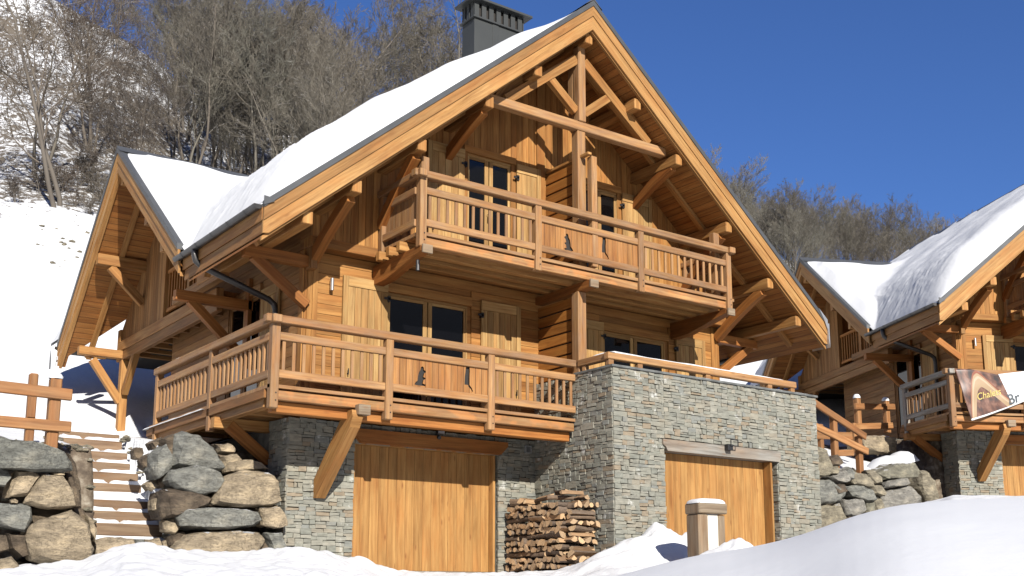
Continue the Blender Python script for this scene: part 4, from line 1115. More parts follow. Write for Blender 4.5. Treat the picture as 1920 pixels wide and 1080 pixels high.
# ------------------------------------------------------------ boulders
def boulder(poly, Y, dep, mat, label, jit=.06, lean=.10, group=None, ridge=.14):
    """outline measured in the photo, placed at its real distance with its own depth"""
    P = [at(x, y, 'Y', Y) for x, y in poly]; c = sum(P, Vector()) / len(P); P = [c + (p - c) * 1.05 for p in P]
    c = sum(P, Vector()) / len(P); rng = random.Random(hash((round(c.x * 100), round(c.z * 100))) & 0xffff)
    zs = [p.z for p in P]; zh = max(zs) - min(zs)
    pts = []
    for p in P:
        k = (p.z - min(zs)) / max(.01, zh)
        pts.append(Vector((p.x, Y + lean * k + rng.uniform(-.03, .05), p.z)))
    for p in P:
        q = c + (p - c) * rng.uniform(.74, .95); k = (q.z - min(zs)) / max(.01, zh)
        pts.append(Vector((q.x, Y - dep * rng.uniform(.12, .24) + lean * k, q.z)))
    for p in P:
        q = c + (p - c) * .85; pts.append(Vector((q.x, Y + dep * rng.uniform(.8, 1.0), q.z)))
    bm = bmesh.new()
    for p in pts: bm.verts.new(p - c)
    bmesh.ops.convex_hull(bm, input=bm.verts)
    bmesh.ops.delete(bm, geom=[v for v in bm.verts if not v.link_faces], context='VERTS')
    bmesh.ops.triangulate(bm, faces=bm.faces)
    size = max((p - c).length for p in pts)
    for it in range(3 if size > .3 else 2):
        bmesh.ops.subdivide_edges(bm, edges=[e for e in bm.edges if e.calc_length() > .07], cuts=1, use_grid_fill=True)
        bmesh.ops.triangulate(bm, faces=[f for f in bm.faces if len(f.verts) > 4])
        bmesh.ops.smooth_vert(bm, verts=bm.verts, factor=.05 if it < 1 else .02, use_axis_x=True, use_axis_y=True, use_axis_z=True)
    bm.normal_update()
    sd = rng.uniform(0, 100); amp = min(.05, size * .07)
    for v in bm.verts:
        q = v.co + Vector((sd, sd, sd))
        n1 = noise.noise(q * 2.2 / max(.3, size)); n2 = noise.noise(Vector((q.x * 6, q.y * 6, q.z * 12))); n3 = abs(noise.noise(q * 4.5))
        v.co += v.normal * (amp * (1.0 * n1 + .35 * n2 - .6 * n3))
    me = bpy.data.meshes.new('boulder'); bm.to_mesh(me); bm.free()
    me.polygons.foreach_set('use_smooth', [False] * len(me.polygons))
    a_ = me.attributes.new('tint', 'FLOAT', 'FACE'); a_.data.foreach_set('value', [.0] * len(me.polygons))
    o = mesh_obj('boulder', me, M[mat]); o.location = c
    m = o.modifiers.new('b', 'BEVEL') if False else None
    return tag(o, label, 'boulder', group or 'boulders of the dry retaining walls')

# ------------------------------------------------------------ bare trees
def twig_mat(name, c1, c2, snow=.5):
    m, nt, b = new_mat(name); n = N(nt)
    obj = n('ShaderNodeTexCoord').outputs['Object']
    t = n('ShaderNodeTexNoise', {'Vector': obj, 'Scale': .5, 'Detail': 4.0}).outputs[0]
    oi = n('ShaderNodeObjectInfo').outputs['Random']
    c = n.mix(n.ramp(t, [(.3, 0.0), (.7, 1.0)]), c1, c2)
    c = n.mix(1.0, c, n.ramp(oi, [(0, (.8, .8, .8)), (.5, (1.05, 1.0, .95)), (1, (1.2, 1.25, 1.2))]), 'MULTIPLY')
    if snow:
        gz = n('ShaderNodeSeparateXYZ', {0: n('ShaderNodeNewGeometry').outputs['Normal']}).outputs[2]
        t2 = n('ShaderNodeTexNoise', {'Vector': obj, 'Scale': 3.0, 'Detail': 3.0}).outputs[0]
        sn = n.math('MULTIPLY', n.ramp(gz, [(.45, 0.0), (.6, 1.0)]), n.ramp(t2, [(.5, 0.0), (.58, 1.0)]))
        c = n.mix(n.math('MULTIPLY', sn, snow), c, (.6, .61, .63))
    nt.links.new(c, b.inputs['Base Color']); b.inputs['Roughness'].default_value = .85; b.inputs['Specular IOR Level'].default_value = .15
    return m
M['twig'] = twig_mat('bare_twigs', (.105, .098, .085), (.145, .132, .11), .30)
M['twig_near'] = twig_mat('bare_twigs_near', (.085, .07, .06), (.12, .10, .08), .7)
M['bark'] = twig_mat('grey_bark', (.085, .075, .065), (.15, .135, .115), .2)

def tree_meshes(seed, H, spread=.5, levels=4, stems=1, rad0=.12, dense=1.0, minr=.011, up=.35, start=.22, br=.42):
    rng = random.Random(seed); T = MB(); K = MB()
    def tri_tube(mb, pts, rs, n):
        rings = []
        for i, p in enumerate(pts):
            d = (pts[min(i + 1, len(pts) - 1)] - pts[max(i - 1, 0)]).normalized()
            A = d.cross(Vector((.3, .9, .1))).normalized(); B = A.cross(d)
            rings.append([p + (A * math.cos(6.283 * k / n) + B * math.sin(6.283 * k / n)) * rs[i] for k in range(n)])
        b = len(mb.v)
        for R in rings: mb.v += [tuple(q) for q in R]
        for i in range(len(rings) - 1):
            for k in range(n): mb.f.append((b + i * n + k, b + i * n + (k + 1) % n, b + (i + 1) * n + (k + 1) % n, b + (i + 1) * n + k)); mb.uv += [(0, 0)] * 4; mb.t.append(.5)
    def grow(p, d, L, r, lv):
        ns = (9 if lv == 0 else 5 if lv == 1 else 3 if lv == 2 else 2)
        pts = [p.copy()]; rs = [r]; cur = p.copy(); dd = d.copy()
        for i in range(ns):
            wob = .10 if lv == 0 else .22
            dd = (dd + Vector((rng.gauss(0, wob), rng.gauss(0, wob), rng.gauss(0, wob * .5) + (.02 if lv == 0 else up * .28)))).normalized()
            cur = cur + dd * (L / ns); pts.append(cur.copy()); rs.append(max(minr, r * (1 - .82 * (i + 1) / ns)))
        tri_tube(T if lv == 0 else K, pts, rs, 7 if lv == 0 else (4 if lv == 1 else 3))
        if lv >= levels: return
        cnt = int({0: 17, 1: 8, 2: 6, 3: 4}[lv] * dense * rng.uniform(.8, 1.2))
        for k in range(cnt):
            s = (start if lv == 0 else .12) + (1 - (start if lv == 0 else .12)) * ((k + rng.random()) / cnt); s = min(.98, s)
            f = s * ns; i = min(ns - 1, int(f)); q = pts[i].lerp(pts[i + 1], f - i); rr = rs[i] * (1 - (f - i)) + rs[i + 1] * (f - i)
            base = (pts[i + 1] - pts[i]).normalized(); an = rng.uniform(0, 6.283)
            side = Vector((math.cos(an), math.sin(an), 0)); side = (side - base * side.dot(base)).normalized()
            ang = rng.uniform(.45, .85) * (1.0 if lv == 0 else .9) * (spread / .5)
            nd = (base * math.cos(ang) + side * math.sin(ang)).normalized()
            if lv == 0: l2 = L * (br * (1 - s) + br * .38) * rng.uniform(.75, 1.2)
            else: l2 = L * rng.uniform(.38, .62) * (1.1 - .4 * s)
            grow(q, nd, l2, max(minr, rr * .46), lv + 1)
    for s in range(stems):
        an = rng.uniform(0, 6.28); lean = .05 if stems == 1 else rng.uniform(.1, .28)
        off = Vector((math.cos(an), math.sin(an), 0)) * (.0 if stems == 1 else .25)
        grow(off + Vector((0, 0, -.4)), Vector((math.cos(an) * lean, math.sin(an) * lean, 1)).normalized(), H * rng.uniform(.8, 1.05), rad0 * rng.uniform(.7, 1.1), 0)
    def mk(mb, nm):
        me = bpy.data.meshes.new(nm); me.from_pydata(mb.v, [], mb.f); me.polygons.foreach_set('use_smooth', [True] * len(mb.f)); me.update(); return me
    return mk(T, 'trunk'), mk(K, 'crown')

def tree_proto(name, seed, H, mats=('bark', 'twig'), **k):
    t, c = tree_meshes(seed, H, **k)
    t.materials.append(M[mats[0]]); c.materials.append(M[mats[1]])
    return (name, t, c)
def put_tree(pr_, x, y, sc, rz, label, cat, group, sink=0.0, tilt=0.0):
    nm, t, c = pr_
    e = empty(nm, (x, y, terrain(x, y)[0] - sink), rz); e.scale = (sc, sc, sc * random.uniform(.92, 1.1)); e.rotation_euler.x = tilt
    tag(e, label, cat, group)
    for n_, me in (('trunk', t), ('crown', c)):
        o = bpy.data.objects.new(n_, me); col.objects.link(o); o.parent = e
    return e
def at_px(px, d):
    a = math.atan((px - CX) / KF)
    return CAM.x + d * (FW.x * math.cos(a) + RT.x * math.sin(a)), CAM.y + d * (FW.y * math.cos(a) + RT.y * math.sin(a))

# ============================================================ build everything
build_ground()

c1 = empty('chalet', (0, 0, 0), label='large larch chalet with stone garage base, two balconies and open gable truss, filling the centre', cat='chalet', group='larch chalets')
build_chalet(c1)
c2 = empty('chalet', (18.68, 0.10, 1.34), rad(-25.42), label='second larch chalet cut off by the picture edge, with a banner on its balcony', cat='chalet', group='larch chalets')
build_chalet(c2, second=True)

# ------------------------------------------------------------ stone terrace with its own garage
tr = empty('garage_terrace', (6.2, -1.07, 0), label='grey stone garage block with a roof terrace built against the big chalet', cat='terrace')
def rel(o): o.location -= Vector((6.2, -1.07, 0)); return o
bx0, bx1, by, bz = 6.20, 11.88, -1.07, 4.10
mb = MB()
for (a, b, c, d) in ((bx0 + .03, 7.46, -.6, bz), (10.62, bx1 - .03, -.6, bz), (7.46, 10.62, 2.86, bz)): mb.box(a, b, by + .04, by + .40, c, d, tint=.1)
mb.box(bx0 + .03, bx0 + .3, by + .4, 1.3, -.6, bz, tint=.1); mb.box(bx1 - .3, bx1 - .03, by + .4, 1.3, -.6, bz, tint=.1); mb.box(bx0 + .3, bx1 - .3, by + .41, 1.28, 3.2, bz, tint=.1)
masonry(mb, (0, by, 0), (1, 0, 0), (0, -1, 0), [(bx0, 7.46, -.4, bz), (7.46, 10.62, 2.88, bz), (10.62, bx1, -.4, bz), (7.39, 7.46, 2.88, bz)], seed=11)
masonry(mb, (bx0, 0, 0), (0, 1, 0), (-1, 0, 0), [(by, 1.27, -.4, bz)], seed=12)
masonry(mb, (bx1, 0, 0), (0, 1, 0), (1, 0, 0), [(by, 1.27, -.4, bz)], seed=13)
masonry(mb, (10.62, 0, 0), (0, 1, 0), (-1, 0, 0), [(by, by + .28, -.4, 2.66)], seed=14)
rel(mb.build('stone_wall', M['stone'], tr))
mb = MB(); g0, g1 = 7.48, 10.38
for i in range(15):
    p = (g1 - g0) / 15; mb.box(g0 + i * p + .002, g0 + (i + 1) * p - .002, by + .20, by + .24, .40, 2.64, g='z', tint=random.uniform(.35, .72))
gd = rel(mb.build('garage_door', M['gate'], tr, bevel=.003))
mb = MB(); mb.box(10.39, 10.44, by + .0, by + .26, .40, 2.64, g='z'); mb.box(10.44, 10.60, by + .14, by + .26, .40, 2.64, g='z'); o = mb.build('door_frame', M['gate'], gd, bevel=.004)
mb = MB()
mb.prism([(7.39, by - .05, 2.86), (7.39, by - .05, 2.76), (7.46, by - .05, 2.72), (7.50, by - .05, 2.645), (10.60, by - .05, 2.645), (10.66, by - .05, 2.70), (10.66, by - .05, 2.86)], (0, .26, 0), tint=.5)
lt = rel(mb.build('door_lintel', M['oldwood'], tr, bevel=.01))
mb = MB()
for (a, b, c, d) in ((9.08, 9.30, 2.96, 2.98), (9.08, 9.10, 2.86, 2.96), (9.28, 9.30, 2.86, 2.96), (9.08, 9.30, 2.84, 2.86)): mb.box(a, b, by - .17, by - .15, c, d)
mb.box(9.02, 9.16, by - .15, by - .05, 2.76, 2.88); rel(mb.build('lamp_bracket', M['black'], tr, bevel=.004))
mb = MB(); mb.box(bx0 - .04, bx1 + .04, by - .05, by + .35, bz, bz + .045, tint=.5); mb.box(bx0 - .04, bx0 + .32, by + .352, .0, bz, bz + .045, tint=.5); mb.box(bx1 - .32, bx1 + .04, by + .352, 1.2, bz, bz + .045, tint=.5)
rel(mb.build('coping', M['coping'], tr, bevel=.006))
mb = MB(); mb.box(bx0 + .32, bx1 - .32, by + .35, 1.2, bz - .3, bz - .02, tint=.5); rel(mb.build('terrace_floor', M['concrete'], tr))
def snow_strip(name, pts, w, h, parent=None, seed=0):
    """soft ribbon of snow lying along a rail or a wall"""
    rng = random.Random(seed); V = []; F = []; P = [Vector(p) for p in pts]; path = []
    for a, b in zip(P, P[1:]):
        k = max(2, int((b - a).length / .07))
        for i in range(k): path.append(a.lerp(b, i / k))
    path.append(P[-1]); n_ = 7
    for i, p in enumerate(path):
        d = (path[min(i + 1, len(path) - 1)] - path[max(0, i - 1)]).normalized(); s_ = d.cross(Vector((0, 0, 1))).normalized()
        e = min(1, i / 2.0, (len(path) - 1 - i) / 2.0); hh = h * (.75 + .5 * noise.noise(p * 2.2 + Vector((seed, 0, 0)))) * (.25 + .75 * e); ww = w * (.9 + .2 * noise.noise(p * 3.1))
        for k in range(n_):
            t = math.pi * k / (n_ - 1); V.append(tuple(p + s_ * (math.cos(t) * ww / 2) + Vector((0, 0, math.sin(t) ** .7 * hh))))
    for i in range(len(path) - 1):
        for k in range(n_ - 1): F.append((i * n_ + k, i * n_ + k + 1, (i + 1) * n_ + k + 1, (i + 1) * n_ + k))
    F.append(tuple(range(n_))); F.append(tuple(reversed(range((len(path) - 1) * n_, len(path) * n_))))
    me = bpy.data.meshes.new(name); me.from_pydata(V, [], F); me.polygons.foreach_set('use_smooth', [True] * len(F)); me.update()
    return mesh_obj(name, me, M['snow'], parent)
# low rail on the terrace
rl = MB(); rl.box(bx0 - .06, 11.35, by + .03, by + .17, 4.255, 4.385); th = rel(rl.build('handrail', M['rail'], tr, bevel=.012))
rel(one('handrail', M['rail'], tr, 'box', bx0 - .02, bx0 + .12, by + .175, -.09, 4.255, 4.385, bevel=.012))
for x in (bx0 + .03, 6.95, 8.75, 10.55, 11.25): rel(one('post', M['rail'], tr, 'box', x - .06, x + .06, by + .05, by + .15, bz + .047, 4.25, bevel=.008))
rel(one('post', M['rail'], tr, 'box', bx0 - .0, bx0 + .10, -.3, -.2, bz + .047, 4.25, bevel=.008))
rel(snow_strip('rail_snow', [(bx0 - .02, by + .10, 4.38), (11.0, by + .10, 4.38)], .13, .045, tr, 1))
rel(snow_strip('rail_snow', [(bx0 + .05, by + .02, 4.38), (bx0 + .05, by + .6, 4.38)], .12, .035, tr, 6))
rel(snow_strip('wall_snow', [(8.2, by + .06, bz + .04), (11.8, by + .06, bz + .04)], .18, .03, tr, 2))
# snow left on rails and the deck edge of the big chalet (part of it)
snow_strip('rail_snow', [(.03, 3.2, 4.365), (.03, 5.45, 4.365)], .14, .03, c1, 3)
snow_strip('deck_snow', [(-.01, 2.7, 3.20), (-.01, 5.9, 3.20)], .14, .045, c1, 4)
snow_strip('rail_snow', [(.0, -.1, 4.38), (.0, .22, 4.37)], .10, .02, c1, 5)

# ------------------------------------------------------------ split firewood, every log a thing
logmats = []
def log_mesh(seed):
    rng = random.Random(seed); r = rng.uniform(.056, .082); L = 1.0
    kind = rng.choice(['third', 'half', 'quarter', 'third', 'round'])
    if kind == 'round': prof = [(math.cos(a) * r * .75, math.sin(a) * r * .75) for a in [6.283 * k / 10 for k in range(10)]]
    else:
        sp = {'third': 2.0, 'half': 3.0, 'quarter': 1.5}[kind]; a0 = -math.pi / 2 - sp / 2 + rng.uniform(-.6, .6) + math.pi
        prof = [(0, 0)] + [(math.cos(a0 + sp * k / 6) * r * 1.25, math.sin(a0 + sp * k / 6) * r * 1.25) for k in range(7)]
        cx_ = sum(p[0] for p in prof) / len(prof); cz_ = sum(p[1] for p in prof) / len(prof); prof = [(a - cx_, b - cz_) for a, b in prof]
    prof = [(a * rng.uniform(.9, 1.1), b * rng.uniform(.9, 1.1)) for a, b in prof]
    V = []; F = []; n_ = len(prof); segs = 4; mi = []
    for i in range(segs + 1):
        o = (rng.uniform(-.006, .006), rng.uniform(-.006, .006)); s_ = rng.uniform(.93, 1.05)
        for a, b in prof: V.append((-.5 + i / segs, a * s_ + o[0], b * s_ + o[1]))
    for i in range(segs):
        for k in range(n_):
            F.append((i * n_ + k, i * n_ + (k + 1) % n_, (i + 1) * n_ + (k + 1) % n_, (i + 1) * n_ + k)); mi.append(1 if (kind == 'round' or 1 <= k < n_ - 1) else 2)
    F.append(tuple(reversed(range(n_)))); mi.append(0); F.append(tuple(range(segs * n_, (segs + 1) * n_))); mi.append(0)
    me = bpy.data.meshes.new('firewood_log'); me.from_pydata(V, [], F)
    for k_ in ('logend', 'logbark', 'logsplit'): me.materials.append(M[k_])
    me.polygons.foreach_set('material_index', mi); me.update(); return me
def log_mat(name, a, b_, sc=(1, 1, 1)):
    m, nt, b = new_mat(name); n = N(nt)
    ob = n('ShaderNodeTexCoord').outputs['Object']; oi = n('ShaderNodeObjectInfo').outputs['Random']
    t = n('ShaderNodeTexNoise', {'Vector': n('ShaderNodeVectorMath', {0: n('ShaderNodeMapping', {'Vector': ob, 'Scale': sc}).outputs[0], 1: n('ShaderNodeCombineXYZ', {0: n.math('MULTIPLY', oi, 50.0)}).outputs[0]}, operation='ADD').outputs[0], 'Scale': 1.0, 'Detail': 5.0}).outputs[0]
    c = n.mix(n.ramp(t, [(.3, 0.0), (.7, 1.0)]), a, b_)
    c = n.mix(1.0, c, n.ramp(oi, [(0, (.62, .58, .55)), (.4, (1, .95, .9)), (.8, (1.1, .98, .85)), (1, (1.35, 1.3, 1.2))]), 'MULTIPLY')
    nt.links.new(c, b.inputs['Base Color']); b.inputs['Roughness'].default_value = .8
    nt.links.new(n('ShaderNodeBump', {'Height': t, 'Strength': .6, 'Distance': .01}).outputs[0], b.inputs['Normal']); return m
M['logend'] = log_mat('cut_log_end', (.42, .31, .19), (.30, .21, .125), (30, 30, 30))
M['logbark'] = log_mat('log_bark', (.085, .062, .045), (.14, .105, .075), (8, 40, 40))
M['logsplit'] = log_mat('split_log_face', (.29, .19, .105), (.19, .12, .065), (3, 50, 50))
protos = [log_mesh(100 + i) for i in range(14)]
rng = random.Random(5); LG = []
def put_log(x, y, z, L, axis, yaw=0.0, cl=None):
    o = bpy.data.objects.new('firewood_log', rng.choice(protos)); col.objects.link(o)
    o.location = (x, y, z); o.scale = (L, 1, 1)
    o.rotation_euler = (rng.choice([0, math.pi]) + rng.uniform(-.5, .5), rng.uniform(-.03, .03), (0 if axis == 'x' else math.pi / 2) + yaw)
    if rng.random() < .5: o.rotation_euler.z += math.pi
    tag(o, cl, 'log', 'split logs stacked in the corner of the stone walls'); LG.append(o)
z = .50; lay = 0
lab_e = 'split log laid end-out in the firewood stack beside the terrace wall'
lab_l = 'split log laid lengthwise in the firewood stack beside the terrace wall'
while z < 1.62:
    dz = .112 if lay % 3 != 2 else .10
    if lay % 3 != 2:
        y = -.42
        while y < 1.14:
            put_log(5.62 + rng.uniform(-.05, .04), y, z + rng.uniform(-.012, .012), .42, 'x', rng.uniform(-.08, .08), lab_e); y += rng.uniform(.10, .145)
        if lay % 3 == 0:
            put_log(5.85, -.56, z, .55, 'x', rng.uniform(-.12, .22), lab_l)
            for x in (5.98, 6.12): put_log(x, -.40, z + rng.uniform(0, .015), .34, 'y', rng.uniform(-.1, .1), lab_e)
        else:
            for x in (5.62, 5.76, 5.90, 6.03, 6.14): put_log(x, -.50 + rng.uniform(-.03, .03), z + rng.uniform(0, .02), .34, 'y', rng.uniform(-.15, .15), lab_e)
    else:
        for yy in (-.25, .18, .60, .98): put_log(5.47 + rng.uniform(-.01, .03), yy, z, .42, 'y', rng.uniform(-.06, .06), lab_l)
        for yy in (-.2, .25, .7): put_log(5.62, yy, z, .40, 'y', 0, lab_l)
        put_log(5.86, -.55, z, .6, 'x', rng.uniform(-.1, .25), lab_l)
    z += dz; lay += 1
for (x, y, dz, ax, L) in ((5.6, .95, 0, 'y', .42), (5.55, .5, .0, 'x', .45), (5.6, .2, .05, 'y', .45), (5.7, -.15, .05, 'x', .5), (5.85, -.3, .12, 'x', .5), (5.8, -.05, .15, 'y', .4), (5.95, -.45, .02, 'y', .35), (5.6, .75, .02, 'x', .4)):
    put_log(x, y, z + dz, L, ax, rng.uniform(-.5, .5), 'loose split log lying on top of the firewood stack')

# ------------------------------------------------------------ boulder walls
BL = [
 ([(-40, 812), (60, 828), (122, 846), (131, 880), (60, 882), (-40, 878)], 1.00, .9, 'rock_grey', 'long flat grey-green slab boulder on top of the left wall, under the fence'),
 ([(-5, 878), (18, 880), (23, 895), (10, 912), (-10, 908)], 1.02, .4, 'rock_grey', 'small rounded grey boulder at the left edge just under the long slab'),
 ([(33, 880), (62, 882), (76, 892), (50, 927), (14, 934), (22, 905)], 1.0, .5, 'rock_tan', 'tan boulder with slanting sides under the long slab'),
 ([(82, 890), (122, 888), (138, 918), (140, 948), (92, 953), (48, 942), (64, 915)], .95, .6, 'rock_tan', 'broad brown-tan boulder under the right end of the long slab'),
 ([(-30, 943), (42, 944), (60, 950), (58, 975), (45, 996), (20, 992), (-20, 972)], .95, .6, 'rock_grey', 'flat pale green boulder at the left edge in the middle of the wall'),
 ([(64, 982), (100, 968), (138, 958), (165, 985), (178, 1030), (162, 1062), (110, 1062), (62, 1048), (54, 1008)], .78, .9, 'rock_tan', 'largest rounded tan boulder at the foot of the left wall'),
 ([(-20, 1002), (12, 1003), (18, 1032), (-20, 1042)], .9, .5, 'rock_brown', 'dark boulder half out of frame low on the left edge'),
 ([(14, 998), (52, 1000), (60, 1040), (40, 1048), (22, 1028)], .98, .5, 'rock_brown', 'brown boulder wedged left of the largest tan boulder'),
 ([(-20, 1050), (25, 1044), (44, 1070), (-20, 1085)], .75, .5, 'rock_tan', 'tan boulder low in the snow at the bottom left corner'),
 ([(124, 888), (136, 890), (145, 918), (145, 952), (136, 952), (130, 920)], 1.1, .8, 'rock_brown', 'narrow dark brown rock face beside the timber steps'),
 ([(122, 850), (133, 852), (146, 900), (150, 955), (138, 962), (126, 900)], 1.9, 1.6, 'rock_brown', 'long dark rock face lining the left side of the steps'),
 ([(130, 940), (150, 938), (168, 985), (160, 1000), (140, 985)], 1.5, 1.0, 'rock_brown', 'dark earthy rock at the lower left of the steps'),
 ([(20, 936), (28, 932), (37, 938), (34, 945), (22, 943)], .95, .2, 'rock_tan', 'fist-sized pale stone wedged between the tan boulders'),
 ([(98, 884), (110, 881), (122, 884), (121, 891), (100, 891)], .98, .3, 'rock_tan', 'thin flat stone wedged under the long slab'),
 ([(60, 950), (100, 955), (135, 955), (136, 964), (100, 972), (62, 984)], 1.15, .4, 'rock_brown', 'earthy rubble stone above the largest tan boulder'),
 ([(165, 965), (176, 975), (182, 1000), (176, 1015), (168, 995)], 1.2, .5, 'rock_tan', 'upright stone at the left end of the lowest step'),
 ([(176, 1012), (214, 1006), (252, 1010), (257, 1024), (216, 1032), (178, 1050)], 1.55, .5, 'rock_tan', 'long low stone under the lowest timber step'),
 ([(254, 1010), (272, 1010), (274, 1026), (256, 1026)], 1.55, .4, 'rock_grey', 'small dark stone in the row under the lowest step'),
 ([(274, 1011), (300, 1008), (304, 1024), (290, 1030), (275, 1026)], 1.55, .4, 'rock_tan', 'rounded stone at the right end of the row under the steps'),
 ([(304, 1015), (318, 1012), (322, 1026), (308, 1030)], 1.5, .3, 'rock_tan', 'cobble beside the foot of the steps'),
 ([(332, 814), (345, 806), (380, 815), (402, 838), (415, 878), (400, 886), (345, 874), (324, 873), (326, 845)], 1.55, .9, 'rock_grey', 'big dark slate-grey boulder at the top, under the balcony corner'),
 ([(308, 822), (330, 812), (328, 850), (322, 860), (312, 850)], 1.65, .4, 'rock_brown', 'brown-red stone against the left of the big slate boulder'),
 ([(290, 848), (310, 832), (322, 858), (321, 876), (292, 900), (286, 880)], 1.55, .6, 'rock_grey', 'grey wedge-shaped boulder left of the big slate boulder'),
 ([(265, 860), (284, 848), (290, 858), (284, 886), (268, 876)], 1.9, .4, 'rock_brown', 'brown stone beside the middle steps'),
 ([(283, 830), (305, 818), (311, 824), (290, 843)], 1.9, .4, 'rock_brown', 'brown stone just below the balcony edge'),
 ([(250, 844), (258, 837), (270, 839), (272, 850), (262, 862), (252, 860)], 2.6, .3, 'rock_brown', 'small dark stone at the right of the upper steps'),
 ([(323, 880), (370, 873), (418, 884), (424, 902), (405, 926), (370, 927), (330, 917), (316, 900)], 1.30, .8, 'rock_grey', 'streaked light grey boulder beneath the big slate boulder'),
 ([(308, 916), (330, 918), (370, 920), (397, 936), (390, 947), (350, 952), (327, 972), (308, 972), (304, 950)], 1.28, .8, 'rock_brown', 'dark brown undercut boulder beneath the light grey one'),
 ([(305, 885), (324, 880), (318, 898), (308, 915), (300, 905)], 1.6, .5, 'rock_brown', 'brown stone filling the gap left of the light grey boulder'),
 ([(275, 908), (290, 898), (308, 896), (306, 908), (285, 920)], 1.8, .4, 'rock_tan', 'mottled tan stone beside the sixth step'),
 ([(288, 936), (303, 930), (312, 940), (301, 957), (288, 956)], 1.6, .35, 'rock_tan', 'pale angular stone at the end of a lower step'),
 ([(398, 942), (412, 918), (425, 890), (465, 882), (508, 886), (522, 903), (527, 940), (505, 950), (440, 949), (400, 949)], 1.20, .8, 'rock_tan', 'largest tan boulder beside the stone pillar'),
 ([(338, 966), (350, 954), (400, 950), (450, 948), (484, 959), (491, 975), (480, 989), (430, 993), (370, 993), (340, 986)], 1.12, .8, 'rock_grey', 'long rounded brown-grey boulder in the middle of the wall'),
 ([(490, 952), (525, 946), (536, 962), (535, 985), (515, 992), (492, 985)], 1.1, .6, 'rock_tan', 'rounded tan boulder against the foot of the stone pillar'),
 ([(330, 1040), (340, 1015), (357, 1002), (385, 995), (450, 994), (488, 998), (497, 1012), (472, 1042), (400, 1050)], 1.0, .9, 'rock_tan', 'wide low tan boulder in the snow at the foot of the wall'),
 ([(502, 1000), (530, 998), (537, 1038), (514, 1042)], 1.08, .5, 'rock_grey', 'upright grey slab beside the pillar at snow level'),
 ([(474, 1022), (498, 1012), (508, 1036), (480, 1044)], 1.1, .4, 'rock_brown', 'dark stone low between the wide tan boulder and the slab'),
 ([(406, 832), (430, 829), (442, 840), (440, 850), (412, 848)], 1.75, .5, 'rock_tan', 'flat tan stone under the balcony beside the big slate boulder'),
 ([(418, 856), (444, 851), (452, 862), (434, 880), (418, 876)], 1.6, .5, 'rock_tan', 'squat tan stone under the side of the balcony'),
 ([(428, 864), (455, 861), (492, 866), (506, 880), (450, 887), (426, 884)], 1.50, .7, 'rock_tan', 'half shaded tan stone on top of the largest tan boulder'),
 ([(310, 974), (337, 968), (341, 986), (326, 1002), (312, 996)], 1.35, .4, 'rock_tan', 'loose tan stones heaped beside the lowest steps'),
 ([(320, 1005), (345, 996), (352, 1004), (335, 1025), (322, 1022)], 1.3, .4, 'rock_brown', 'earth-brown stone beside the foot of the steps'),
 ([(392, 935), (402, 928), (410, 938), (400, 950), (388, 948)], 1.35, .3, 'rock_brown', 'small stone wedged under the largest tan boulder'),
]
QY = lambda px: .35 + .0030 * (px - 1540)
